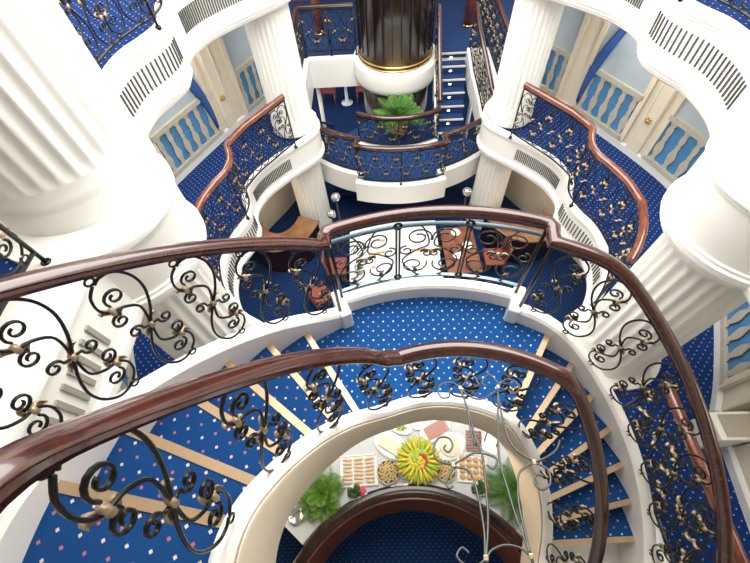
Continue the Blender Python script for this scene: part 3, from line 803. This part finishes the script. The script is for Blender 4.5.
# bowls of nuts / small rolls
roll_me = MB().sphere((0, 0, 0), .022, 8, sc=(1.2, .9, .8)).mesh('bread_ball', M['nuts'])
def bowl(label, x, y, r, mat='silver', nm='bowl', h=.06):
    o = MB().lathe([(0, 0), (r*.6, 0), (r*.9, h*.5), (r, h), (r*.97, h), (r*.86, h*.5), (r*.55, .010), (0, .010)], n=28, cap=False).build(nm, M[mat], loc=(x, y, TT)); return tag(o, label, 'bowl')
bowl('round glass bowl of little rolls, left of the fruit display', -.43, .92, .17, 'silver')
scatter('small_roll', roll_me, -.43, .92, TT+.045, .145, .145, 44, 'little roll heaped in the bowl left of the fruit display', 'roll', 'little rolls in the left bowl', seed=1)
bowl('round glass bowl of little rolls, right of the fruit display', .44, .92, .15, 'silver')
scatter('small_roll', roll_me, .44, .92, TT+.045, .125, .125, 38, 'little roll heaped in the bowl right of the fruit display', 'roll', 'little rolls in the right bowl', seed=2)

# fruit display
fx, fy = .03, 1.06
t = thing('fruit_stand', 'footed silver stand under the heaped fruit in the middle of the buffet', 'stand', (fx, fy, TT))
MB().lathe([(.15, 0), (.15, .012), (.04, .03), (.035, .07), (.08, .09), (.26, .10), (.31, .13), (.30, .135), (.25, .11), (0, .10)], n=28).build('dish', M['silver'], t)
def banana(mt, nm):
    b_ = MB(); b_.tube([(p.x, 0, p.z) for p in catmull([(0, 0, 0), (.07, 0, .030), (.14, 0, .030), (.20, 0, -.006)], 4)], [.009]+[.017+.008*math.sin(PI*i/12) for i in range(1, 12)]+[.007], 8); return b_.mesh(nm, M[mt])
ban_m, ban_g = banana('yellow', 'banana'), banana('green', 'banana')
for i in range(38):
    a = 2*PI*i/38; lay = i % 2
    o = bpy.data.objects.new('banana', ban_g if i % 3 == 0 or i % 7 == 0 else ban_m); COL.objects.link(o); gr = 'green' if (i % 3 == 0 or i % 7 == 0) else 'yellow'
    r_ = .15-.035*lay; o.location = (fx+r_*math.cos(a), fy+r_*math.sin(a), TT+.155+.05*lay); o.rotation_euler = (0, .12, a)
    tag(o, '%s banana laid like a sun ray round the rim of the fruit display' % gr, 'banana', '%s bananas radiating round the fruit display' % gr)
ap = MB().lathe([(.001, -.034), (.020, -.038), (.040, -.016), (.043, .008), (.030, .032), (.010, .032), (.001, .024)], n=14, cap=False)
AP = {'yellow': ap.mesh('apple', M['yellow']), 'red': ap.mesh('apple', M['red']), 'green': ap.mesh('apple', M['green'])}
for i in range(26):
    rr = .15*math.sqrt((i+.5)/26); a = i*2.39996; c_ = ('yellow', 'green', 'yellow', 'red', 'green')[i % 5]
    o = bpy.data.objects.new('apple', AP[c_]); COL.objects.link(o); o.location = (fx+rr*math.cos(a), fy+rr*math.sin(a), TT+.27-.5*rr); o.rotation_euler = (random.uniform(-.4, .4), random.uniform(-.4, .4), 0)
    tag(o, '%s apple heaped in the centre of the fruit display' % c_, 'apple', '%s apples of the fruit display' % c_)

plate('oval white platter of sliced cold meat at the back of the buffet', .34, 1.52, .21, sc=(1.3, .85), rz=.45, nm='platter')
ham = MB().box((0, 0, 0), (.055, .20, .008)).mesh('meat_slice', M['ham'])
for i in range(8):
    o = bpy.data.objects.new('meat_slice', ham); COL.objects.link(o); d = (i-3.2)*.045; o.location = (.34+d*math.cos(.45), 1.52+d*math.sin(.45), TT+.024+.002*i); o.rotation_euler = (0, .12, .45); tag(o, 'slice of cold meat laid overlapping on the oval platter', 'meat', 'slices of cold meat on the oval platter')
def board(label, x, y, w, d, rz, mat='porcelain', h=.022, nm='serving_board'):
    t = thing(nm, label, 'board', (x, y, TT), rz)
    MB().box((0, 0, h/2), (w, d, h)).build('board_body', M[mat], t, bevel=.006)
    for q in (-1, 1): MB().box((q*(w/2-.035), 0, h+.006), (.018, d*.4, .012)).build('handle', M['black'], t, bevel=.004)
    return t
plate('oval platter holding a flat round cheese, right of the fruit display', .54, 1.27, .23, sc=(1.15, .85), rz=.5, nm='platter')
tag(MB().lathe([(0, 0), (.155, 0), (.16, .006), (.16, .02), (.15, .026), (0, .026)], n=28).build('round_cheese', M['cheese'], loc=(.54, 1.27, TT+.014)), 'flat pale round cheese on the platter right of the fruit', 'cheese')
plate('large oval white platter left behind the fruit display', -.38, 1.30, .26, sc=(1.15, .72), rz=-.55, nm='platter')
tag(MB().box((0, 0, .02), (.38, .20, .03)).build('cheese_slab', M['cheese'], bevel=.02, loc=(-.38, 1.30, TT+.012), rz=-.55), 'flat cream cheese slab on the oval platter left of the fruit', 'cheese')
plate('small oval plate with olives at the back left of the buffet', -.20, 1.56, .14, sc=(1.3, .75), rz=-.3)
scatter('olive', MB().sphere((0, 0, 0), .015, 8, sc=(1.2, 1, 1)).mesh('olive', M['green']), -.20, 1.56, TT+.022, .08, .045, 14, 'green olive on the small oval plate at the back', 'olive', 'olives on the small oval plate', flat=True, seed=4)
plate('empty small round white plate at the middle back of the buffet', .05, 1.60, .085)
board('white rectangular board with black handles at the back right', 1.20, 1.36, .26, .42, -.45)
t = thing('slatted_board', 'small dark wooden slatted board lying at the back right of the buffet', 'board', (.92, 1.34, TT), -.1)
for i in range(8): MB().box((0, (i-3.5)*.040, .014), (.24, .024, .02)).build('slat', M['red_wood'], t)
for i in (-1, 1): MB().box((i*.10, 0, .003), (.018, .32, .006)).build('runner', M['dark_wood'], t)
for x, y, lb in ((-.88, .66, 'left'), (.95, .68, 'right')):
    t = thing('flower_dish', 'square white dish with red blossom and leaves at the %s front edge of the buffet' % lb, 'flowers', (x, y, TT+.0), .2)
    MB().box((0, 0, .03), (.24, .19, .06)).build('dish', M['porcelain'], t, bevel=.008)
    m = MB()
    for i in range(18):
        a = i*2.4; r_ = .015*math.sqrt(i); m.sphere((.05+r_*math.cos(a), r_*math.sin(a), .085-.0003*i*i*.3), .022, 8, sc=(1, 1, .6))
    m.build('blossom', M['pink'], t)
    m = MB(); palm(m, 10, .14, 1, 7, .009, seed=5, ll=.07); m.build('leaves', M['leaf_dark'], t, loc=(-.05, 0, .07))
for i, (x, y, mt, lb, Ln, ww) in enumerate(((-1.42, .62, 'leaf_lime', 'feathery lime green fern at the left end of the buffet', .38, .0045), (1.38, .64, 'leaf', 'feathery green fern at the right end of the buffet', .46, .0045))):
    t = thing('potted_fern', lb, 'plant', (x, y, TT))
    MB().lathe([(.07, 0), (.09, .05), (.095, .11), (.085, .11), (.08, .09), (0, .09)], n=20).build('pot', M['silver'], t)
    m = MB(); palm(m, 30, Ln, 1.1, 26, ww, seed=8+i, ll=.15, droop=.6); m.build('foliage', M[mt], t, loc=(0, 0, .11))
plate('round glass dish at the left tip of the buffet table', -1.78, .36, .12, mat='silver', nm='glass_dish', cat='dish')
t = thing('serving_fork', 'silver serving fork lying on the cloth in front of the left bowl', 'fork', (-.30, .74, TT), .1)
MB().box((0, 0, .006), (.20, .016, .006)).build('handle', M['silver'], t)
MB().box((.13, 0, .006), (.08, .034, .005)).build('fork_head', M['silver'], t, bevel=.002)

# ------------------------------------------------------------------ dining group on the lowest deck beyond the landing
def rect_table(label, x, y, w, d, rz, top='cloth', clothlabel=None):
    t = thing('dining_table', label, 'table', (x, y, 0), rz)
    MB().box((0, 0, .73), (w, d, .03)).build('tabletop', M['brown_wood'], t, bevel=.005)
    for sx in (-1, 1):
        for sy in (-1, 1): MB().box((sx*(w/2-.06), sy*(d/2-.06), .357), (.05, .05, .714)).build('leg', M['brown_wood'], t)
    if clothlabel:
        m = MB(); m.box((0, 0, .75), (w+.02, d+.02, .008))
        vs = []; fs = []; k = 0; per = []
        for i in range(40):
            s_ = i/40*4; e = int(s_); f_ = s_-e
            c = [(-1, -1), (1, -1), (1, 1), (-1, 1)]; a = c[e]; b = c[(e+1) % 4]; per.append(((a[0]+(b[0]-a[0])*f_)*(w/2+.012), (a[1]+(b[1]-a[1])*f_)*(d/2+.012)))
        for i, (px, py) in enumerate(per):
            wv = 1+.02*math.sin(i*2.2); vs += [(px, py, .753), (px*wv, py*wv, .40)]
        for i in range(40): j = (i+1) % 40; fs.append((2*i, 2*i+1, 2*j+1, 2*j))
        m.add(vs, fs)
        o = m.build('tablecloth', M['cloth'], loc=(x, y, 0), rz=rz); tag(o, clothlabel, 'tablecloth')
    return t
rect_table('long dining table dressed in white on the lowest deck, seen through the landing bay', -.18, 5.15, 1.85, 1.50, .02, clothlabel='white cloth over the long dining table beyond the landing bay')
rect_table('bare brown wooden sideboard table right of the white dining table', 1.20, 5.12, .70, 1.2, .05)
TT_old = TT; TT = .755
for i, (x, y, r_, lb) in enumerate(((-.75, 5.45, .13, 'round pale plate at the far left of the white dining table'), (-.42, 5.40, .13, 'round plate with bread, second from the left far side of the dining table'), (.18, 5.45, .16, 'large speckled platter right of the middle on the white dining table'), (.52, 5.62, .10, 'small white plate at the far right of the dining table'), (-.62, 4.72, .15, 'large plate with a brown roll at the near left of the dining table'), (.35, 4.75, .13, 'white plate at the near right of the dining table'), (.62, 5.05, .15, 'plate with red garnish on the right side of the dining table'))):
    plate(lb, x, y, r_)
    if i in (1, 4, 6): tag(MB().sphere((0, 0, .03), .045, 10, sc=(1.2, .8, .6)).build('bread_roll', M['pastry'], loc=(x, y, TT)), ['','brown roll on the far left plate of the white dining table','','','brown roll on the near left plate of the white dining table','','brown roll on the right side plate of the white dining table'][i], 'roll')
for i, (x, y) in enumerate(((1.15, 5.55), (1.35, 5.2), (1.12, 4.95))):
    plate(['white plate at the far end of the bare brown table', 'white plate in the middle of the bare brown table', 'white plate at the near end of the bare brown table'][i], x, y, .10)
t = thing('striped_napkin_rack', 'black and white striped tray at the left end of the white dining table', 'tray', (-.88, 5.18, TT), -.6)
MB().box((0, 0, .02), (.32, .34, .04)).build('tray_base', M['porcelain'], t)
for i in range(6): MB().box(((i-2.5)*.052, 0, .045), (.024, .33, .012)).build('stripe', M['black'], t)
for i, (x, y, rz) in enumerate(((-.55, 5.06, .15), (.30, 5.10, -.15))):
    t = thing('long_dish', ['narrow dish of orange slices left of the middle on the dining table', 'narrow dish of orange slices right of the middle on the dining table'][i], 'dish', (x, y, TT), rz)
    MB().box((0, 0, .012), (.40, .11, .024)).build('dish', M['porcelain'], t, bevel=.008)
    m = MB()
    for k in range(7): m.sphere((-.15+.05*k, 0, .03), .03, 8, sc=(1, 1.1, .6))
    m.build('orange_slices', plain('orange_food', (.75, .28, .06), .5, var=.3, bscale=40), t)
gb = thing('wine_cooler', 'silver round bucket at the near left corner of the white dining table', 'bucket', (-.90, 4.62, TT))
MB().lathe([(.07, 0), (.09, .18), (.10, .20), (.085, .20), (.06, .02), (0, .02)], n=24).build('bucket', M['silver'], gb)
MB().tube([(0, 0, .02), (0, 0, .24), (0, 0, .27), (0, 0, .36)], [.035, .035, .014, .013], 12).build('bottle', M['leaf_dark'], gb)
TT = TT_old

def chair(label, x, y, rz, proto=[None], grp=None, nm='dining_chair'):
    if proto[0] is None:
        t = thing(nm, label, 'chair', (0, 0, 0))
        MB().box((0, 0, .45), (.44, .42, .06)).build('seat', plain('seat_red', (.22, .05, .03), .7, var=.2), t, bevel=.02)
        for sx in (-1, 1):
            MB().tube([(sx*.19, .18, 0), (sx*.19, .17, .43)], [.014, .02], 8).build('leg', M['red_wood'], t)
            MB().tube([(sx*.19, -.20, 0), (sx*.19, -.18, .45), (sx*.19, -.24, .95)], [.015, .02, .015], 8).build('leg', M['red_wood'], t)
        m = MB(); m.box((0, -.235, .88), (.40, .025, .12)); m.build('top_rail', M['red_wood'], t, bevel=.01)
        m = MB()
        for k in range(4): m.tube([(-.12+.08*k, -.19, .47), (-.12+.08*k, -.235, .84)], .009, 6)
        m.build('back_spindles', M['red_wood'], t); proto[0] = t
    else: t = copy_tree(proto[0])
    t.location = (x, y, 0); t.rotation_euler.z = rz; tag(t, label, 'chair', grp); return t
chair('red wooden chair at the left end of the white dining table', -1.42, 5.0, -PI/2)
chair('red wooden chair set askew in the dark left of the dining tables', -1.75, 4.3, -.9)
chair('red wooden chair on the near side of the bare brown table', 1.38, 4.33, .5)
chair('red wooden chair on the near side of the dining table gap', .60, 4.05, .2)
chair('red wooden chair at the right side of the bare brown table', 1.95, 5.1, PI/2)
# little table under the back deck
rt = thing('pedestal_table', 'small white topped pedestal table under the back deck beside the white pole', 'table', (-1.42, 11.6, 0))
MB().lathe([(.18, 0), (.18, .02), (.05, .05), (.045, .70), (.10, .72), (0, .72)], n=20).build('pedestal', M['porcelain'], rt)
MB().lathe([(0, .72), (.30, .72), (.30, .75), (0, .75)], n=28).build('tabletop', M['porcelain'], rt)
chair('red chair to the left of the small pedestal table under the back deck', -1.95, 11.65, -PI/2)
chair('red chair to the right of the small pedestal table under the back deck', -.90, 11.65, PI/2)
for x, s_ in ((-1.86, 'left'), (1.9, 'right')):
    tag(MB().tube([(0, 0, 0), (0, 0, ZB-.63)], .05, 16).build('support_pole', M['white'], loc=(x, 9.2, 0)), 'slim white pole holding up the back deck on the %s' % s_, 'pole')
# silver globe lamps
for s_, lb in ((-1, 'left'), (1, 'right')):
    for k, (dx, dy, hh) in enumerate(((0, 0, 1.45), (.17, -.28, 1.25))):
        t = thing('globe_lamp', 'silver ball lamp on a dark post, %s one of the %s pair' % (('taller', 'shorter')[k], lb), 'lamp', (s_*(1.36+dx*.6), 6.05+dy, 0))
        MB().tube([(0, 0, 0), (0, 0, .03), (0, 0, .03), (0, 0, hh-.08)], [.10, .10, .02, .02], 12).build('lamp_post', M['black'], t)
        q = MB().sphere((0, 0, 0), .10, 18).build('globe', M['silver'], t, loc=(0, 0, hh))
# curved wooden counters under the side galleries
for s_, lb in ((-1, 'left'), (1, 'right')):
    t = thing('curved_counter', 'curved brown wooden counter under the %s gallery' % lb, 'counter', (s_*2.35, 5.9, 0))
    pth = [(s_*(.35-.75*math.cos(a)), .2-.95*math.sin(a)*1.1+.3, 0) for a in [R(20+i*8) for i in range(17)]]
    nn = [Vector((-s_*math.cos(a), -math.sin(a), 0)) for a in [R(20+i*8) for i in range(17)]]
    MB().sweep(pth, [(-.22, 0), (.16, 0), (.16, .80), (-.22, .80)], normals=nn).build('counter_body', M['dark_wood'], t, fix=True)
    MB().sweep([(x, y, .82) for x, y, z in pth], [(-.30, -.02), (.20, -.02), (.20, .02), (-.30, .02)], normals=nn).build('worktop', M['floor_wood'], t, fix=True, bevel=.01)

# ------------------------------------------------------------------ back wall details on the middle deck
for i, (x, w_) in enumerate(((-2.2, .8), (-1.2, .8), (1.25, .9), (2.35, .9))):
    t = thing('panelled_door', ['mahogany door farthest left on the back wall', 'mahogany door left of the dark round shaft on the back wall', 'mahogany door on the back wall at the head of the far stair', 'mahogany door farthest right on the back wall'][i], 'door', (x, 11.9, ZB))
    MB().box((0, 0, 1.05), (w_, .06, 2.1)).build('door_leaf', M['red_wood'], t)
    for zz, hh in ((.55, .75), (1.5, .9)):
        for a_, b_, c_, d_ in ((0, hh/2, w_*.7, .04), (0, -hh/2, w_*.7, .04), (-w_*.35, 0, .04, hh), (w_*.35, 0, .04, hh)): MB().box((a_, -.04, zz+b_), (c_, .02, d_)).build('panel_moulding', M['dark_wood'], t)
    MB().sphere((w_*.4, -.06, 1.0), .03, 10).build('door_knob', M['brass'], t)
struct(MB().box((0, 12.0, ZB+1.3), (6.6, .1, 2.6)).build('wall_back_middle', M['brown_wood']))
for x, lb in ((-1.86, 'left'), (1.86, 'right')):
    t = thing('wooden_post', 'round polished mahogany post with a brass foot standing on the back deck, %s' % lb, 'post', (x*.93, 10.1, ZB))
    MB().tube([(0, 0, 0), (0, 0, 2.2)], .11, 24).build('shaft', M['red_wood'], t)
    MB().lathe([(.115, 0), (.125, .0), (.125, .04), (.115, .05)], n=24, cap=False).build('brass_foot', M['brass'], t)

# ------------------------------------------------------------------ painted murals on the gallery walls
def wall_pts(side): return [Vector((x*side, y, 0)) for x, y in WALL]
def on_wall(side, s_, off):
    P = wall_pts(side); L = arclen(P); p, d = at_len(P, L, s_)
    nn = Vector((-d.y, d.x, 0))*side   # towards the well
    return p+nn*off, d, nn
def wall_len_at_y(side, y):
    P = wall_pts(side); L = arclen(P)
    for i in range(len(P)-1):
        if P[i].y <= y <= P[i+1].y: return L[i]+(L[i+1]-L[i])*(y-P[i].y)/(P[i+1].y-P[i].y)
    return L[-1]
def strip(side, s0, s1, z0, z1, off, o0, th=.012, n_=12):
    m = MB(); path = []; nn = []
    for i in range(n_+1):
        p, d, q = on_wall(side, s0+(s1-s0)*i/n_, off); path.append(p-o0); nn.append(q)
    m.sweep(path, [(-th/2, z0), (th/2, z0), (th/2, z1), (-th/2, z1)], normals=nn); return m
BAL = [(.055, 0), (.055, .05), (.03, .08), (.062, .22), (.07, .30), (.045, .40), (.028, .46), (.045, .50), (.028, .54), (.05, .64), (.045, .72), (.03, .76), (.055, .80), (.055, .84)]
def mural(side, y0, y1, z, label, nb, drape=True, frame=True):
    s0, s1 = wall_len_at_y(side, y0), wall_len_at_y(side, y1); c, d, nn = on_wall(side, (s0+s1)/2, 0); o0 = Vector((c.x, c.y, 0))
    t = thing('painted_mural', label, 'mural', (c.x, c.y, z))
    strip(side, s0, s1, .92, 1.98, .012, o0).build('painted_sky', M['sky_paint'], t, fix=True)
    strip(side, s0, s1, .20, .86, .012, o0).build('painted_sea', M['sea_paint'], t, fix=True)
    strip(side, s0, s1, .85, .93, .03, o0, .05).build('painted_handrail', M['bal_paint'], t, fix=True)
    strip(side, s0, s1, .14, .21, .03, o0, .05).build('painted_plinth', M['bal_paint'], t, fix=True)
    for e in (s0, s1):
        strip(side, e-.04, e+.04, .14, 2.02, .03, o0, .05, 2).build('frame_side', M['cream'], t, fix=True)
    strip(side, s0-.04, s1+.04, 1.96, 2.02, .03, o0, .05).build('frame_top', M['cream'], t, fix=True)
    for k in range(nb):
        m = MB(); p, d, q = on_wall(side, s0+(s1-s0)*(k+.5)/nb, .028); vs = []; fs = []
        for w_, h_ in BAL:
            for sg in (-1, 1):
                for oo in (0, .012): vs.append(p-o0+d*w_*sg*.95+q*oo+Vector((0, 0, .205+h_*.77)))
        for i in range(len(BAL)-1):
            e = 4*i; fs += [(e+1, e+3, e+7, e+5), (e, e+4, e+6, e+2), (e, e+1, e+5, e+4), (e+3, e+2, e+6, e+7)]
        m.add(vs, fs, 0, False); m.build('painted_baluster', M['bal_paint'], t, fix=True)
    if drape:
        m = MB(); pts = []
        for i in range(13):
            a = i/12; p, d, q = on_wall(side, s1-.05-(s1-s0)*.42*(1-a)**2, .05); pts.append(p-o0+Vector((0, 0, 1.95-1.65*a**1.1)))
        m.tube(pts, [.03+.05*math.sin(PI*i/12) for i in range(13)], 6); m.build('painted_drape', M['blue_paint'], t)
def pilaster(side, y, z, label):
    s_ = wall_len_at_y(side, y); p, d, q = on_wall(side, s_, 0); o0 = Vector((p.x, p.y, 0))
    t = thing('wall_pilaster', label, 'pilaster', (p.x, p.y, z))
    strip(side, s_-.12, s_+.12, .12, 2.05, .02, o0, .04, 2).build('pilaster_board', M['cream'], t, fix=True)
    for e in (-.09, .09): strip(side, s_+e-.01, s_+e+.01, .35, 1.9, .045, o0, .012, 2).build('moulding', M['wall_white'], t, fix=True)
    m = MB(); c = p-o0+q*.055+Vector((0, 0, .68))
    for k in range(8):
        a = 2*PI*k/8; m.sphere(c+d*.038*math.cos(a)+Vector((0, 0, .038*math.sin(a))), .021, 8)
    m.sphere(c+q*.01, .024, 8); m.build('rosette', M['brass'], t)
mural(1, 5.66, 6.62, ZB, 'painted balustrade and sea mural with blue drape on the right wall, beyond the rosette', 5)
mural(1, 4.05, 5.22, ZB, 'painted balustrade and sea mural on the right wall, nearer than the rosette', 5, drape=False)
pilaster(1, 5.44, ZB, 'cream pilaster with gilded rosette on the right gallery wall')
mural(-1, 5.20, 6.36, ZB, 'painted balustrade and sea mural with blue drape on the left wall, below the rosette', 6)
mural(-1, 3.7, 4.95, ZB, 'painted balustrade and sea mural on the left wall, next to the big column', 6, drape=False)
pilaster(-1, 6.60, ZB, 'cream pilaster with gilded rosette on the left gallery wall')
for side, sn in ((1, 'right'), (-1, 'left')):
    mural(side, 6.92, 7.8, ZB, 'painted balustrade mural on the %s wall behind the distant column' % sn, 5, drape=False)
    mural(side, 1.45, 2.9, ZB, 'painted balustrade mural on the %s wall curving inward behind the big column' % sn, 7, drape=False)

# boxed pier cap at the right wall
t = thing('wall_cabinet', 'low boxed cabinet with a brownish stone top in the right wall niche', 'cabinet', (3.16, .99, ZB))
MB().box((0, 0, .20), (.60, .27, .40)).build('body', M['wall_white'], t, bevel=.01)
MB().box((0, 0, .42), (.66, .27, .04)).build('rim', M['wall_white'], t, bevel=.01)
MB().box((.02, 0, .443), (.58, .21, .012)).build('worktop', M['stone_grey'], t)

# ------------------------------------------------------------------ hanging iron ornament in front of the well
t = thing('iron_screen', 'thin grey wrought iron scroll frame stretched across the open well, nearest the viewer', 'ironwork', (.02, .36, 5.72))
IO = Vector((.02, .36, 5.72))
BARS = [[(-0.038, 0.684, 5.611), (-0.02, 0.55, 5.658), (-0.018, 0.46, 5.689), (-0.004, 0.396, 5.711), (-0.018, 0.266, 5.757), (-0.033, 0.173, 5.79), (-0.064, 0.066, 5.827)], [(-0.137, 0.358, 5.725), (-0.112, 0.346, 5.729), (-0.064, 0.328, 5.735), (-0.051, 0.247, 5.764), (-0.053, 0.144, 5.8), (-0.067, 0.066, 5.827)], [(0.131, 0.684, 5.611), (0.078, 0.478, 5.683), (0.056, 0.362, 5.723), (0.06, 0.264, 5.757), (0.064, 0.183, 5.786), (0.079, 0.072, 5.825)], [(0.123, 0.654, 5.621), (0.112, 0.546, 5.659), (0.113, 0.457, 5.69), (0.132, 0.401, 5.71), (0.181, 0.363, 5.723)], [(0.183, 0.359, 5.724), (0.12, 0.324, 5.736), (0.097, 0.27, 5.755), (0.083, 0.201, 5.78), (0.079, 0.072, 5.825)], [(-0.04, 0.674, 5.614), (-0.025, 0.591, 5.643), (-0.029, 0.481, 5.682), (-0.02, 0.428, 5.7)], [(-0.036, 0.674, 5.614), (0.009, 0.633, 5.629), (0.061, 0.631, 5.629), (0.128, 0.674, 5.614)]]
SCROLLS = [[(-0.122, 0.354, 5.726), (-0.18, 0.373, 5.719), (-0.188, 0.419, 5.703), (-0.162, 0.459, 5.689), (-0.124, 0.458, 5.69), (-0.112, 0.43, 5.7), (-0.13, 0.403, 5.709), (-0.148, 0.415, 5.705), (-0.139, 0.43, 5.699)], [(-0.122, 0.354, 5.726), (-0.087, 0.372, 5.72), (-0.032, 0.397, 5.711), (0.021, 0.388, 5.714), (0.047, 0.369, 5.721), (0.024, 0.337, 5.732), (0.005, 0.352, 5.727)], [(-0.123, 0.35, 5.727), (-0.139, 0.322, 5.737), (-0.158, 0.295, 5.747), (-0.15, 0.274, 5.754), (-0.134, 0.281, 5.752)], [(-0.038, 0.684, 5.611), (-0.068, 0.712, 5.601), (-0.115, 0.707, 5.603), (-0.138, 0.671, 5.615), (-0.125, 0.638, 5.627), (-0.094, 0.642, 5.625), (-0.088, 0.677, 5.613)], [(-0.038, 0.684, 5.611), (-0.017, 0.704, 5.604), (0.024, 0.753, 5.587), (0.05, 0.702, 5.604), (0.025, 0.687, 5.61)], [(0.131, 0.684, 5.611), (0.137, 0.699, 5.605), (0.107, 0.75, 5.587), (0.065, 0.708, 5.602), (0.082, 0.685, 5.61)], [(0.131, 0.684, 5.611), (0.18, 0.724, 5.597), (0.219, 0.697, 5.606), (0.219, 0.668, 5.616), (0.183, 0.647, 5.623), (0.176, 0.669, 5.616)], [(0.183, 0.359, 5.724), (0.225, 0.33, 5.735), (0.215, 0.282, 5.751), (0.18, 0.263, 5.758), (0.162, 0.283, 5.751), (0.175, 0.313, 5.74), (0.203, 0.309, 5.742)], [(0.183, 0.359, 5.724), (0.229, 0.373, 5.719), (0.281, 0.402, 5.709), (0.311, 0.44, 5.696)], [(-0.064, 0.066, 5.827), (-0.04, 0.089, 5.819), (0.005, 0.102, 5.814), (0.051, 0.094, 5.817), (0.079, 0.072, 5.825)], [(-0.064, 0.066, 5.827), (-0.1, 0.049, 5.833), (-0.136, 0.054, 5.831), (-0.155, 0.075, 5.824), (-0.135, 0.096, 5.817), (-0.115, 0.082, 5.821)]]
CLASPS = [[(-0.038, 0.684, 5.611)], [(0.131, 0.684, 5.611)], [(-0.122, 0.354, 5.726)], [(0.183, 0.359, 5.724)], [(-0.064, 0.069, 5.826)], [(0.079, 0.072, 5.825)]]
for pts in BARS: MB().tube([p-IO for p in catmull(pts, 6)], .0042, 8).build('bar', M['iron_grey'], t)
for pts in SCROLLS: MB().tube([p-IO for p in catmull(pts, 8)], .0040, 8).build('scroll', M['iron_grey'], t)
for (p,) in CLASPS: MB().box(Vector(p)-IO, (.015, .017, .014)).build('clasp', M['gold'], t, bevel=.003)
for x0 in (-.064, .079): MB().tube([Vector((x0, .068, 5.826))-IO, Vector((x0*1.1, -.8, 6.05))-IO, Vector((x0*1.2, -3.2, 6.3))-IO], .005, 8).build('long_stay', M['iron_grey'], t)

for x0, x1, y0, y1 in ((-6, 6, -3.3, 1.2), (-6, 6, 8.6, 14.3), (-6, -3.2, 1.2, 8.6), (3.0, 6, 1.2, 8.6)):
    struct(MB().box(((x0+x1)/2, (y0+y1)/2, ZT+.1), (x1-x0, y1-y0, .2)).build('ceiling_shade', M['white']))  # unseen slabs, added and sized to keep skylight off the lower right

# ------------------------------------------------------------------ lights
W = bpy.data.worlds.new('w'); SC.world = W; W.use_nodes = True
W.node_tree.nodes['Background'].inputs[0].default_value = (1, .985, .96, 1); W.node_tree.nodes['Background'].inputs[1].default_value = 1.9
def area(name, loc, sx, sy, power, col=(1, 1, 1), rot=(0, 0, 0)):
    l = bpy.data.lights.new(name, 'AREA'); l.shape = 'RECTANGLE'; l.size = sx; l.size_y = sy; l.energy = power; l.color = col
    o = bpy.data.objects.new(name, l); COL.objects.link(o); o.location = loc; o.rotation_euler = rot; return o
area('skylight', (-.2, 4.6, 8.9), 5.0, 6.0, 560, (1, .985, .95))
for s_ in (-1, 1):
    for y in (.3, 3.4, 5.6):
        area('deck_fill', (s_*3.15, y, ZA-.68), .5, .9, 15, (1, .93, .82))  # unseen fill lights added under the slabs to brighten the lower decks
        area('deck_fill', (s_*3.0, y, ZB-.68), .5, .9, 11, (1, .85, .65))
area('deck_fill', (0, 10.8, ZA-.55), 2.5, 1.2, 14, (1, .9, .75))
area('buffet_fill', (.0, .6, 3.85), .8, .5, 12, (1, .84, .62))  # added warm fill in mid-air over the buffet, no fixture
area('deck_fill', (0, 7.6, 4.9), 1.6, .8, 10, (1, .93, .85))  # more added fill, hung free over the far landing
area('deck_fill', (-.8, 10.8, ZB-.66), 2.0, 1.5, 25, (.85, .92, 1))

# ------------------------------------------------------------------ camera
cam = bpy.data.cameras.new('camera'); co = bpy.data.objects.new('camera', cam); COL.objects.link(co); SC.camera = co
cam.sensor_width = 36; cam.lens = 393.229*36/750; cam.clip_start = .02; cam.clip_end = 100
rt_ = Vector((0.998942, -0.011738, -0.044457)); up_ = Vector((0.033861, 0.841906, 0.538562)); fw_ = Vector((-0.031107, 0.539497, -0.841413))
mt = Matrix((rt_, up_, -fw_)).transposed().to_4x4(); mt.translation = Vector((-0.34817, 0.13860, 7.37)); co.matrix_world = mt
SC.view_settings.view_transform = 'Standard'; SC.view_settings.look = 'None'; SC.view_settings.exposure = 0.30; SC.view_settings.gamma = 1
SC.view_settings.use_curve_mapping = False
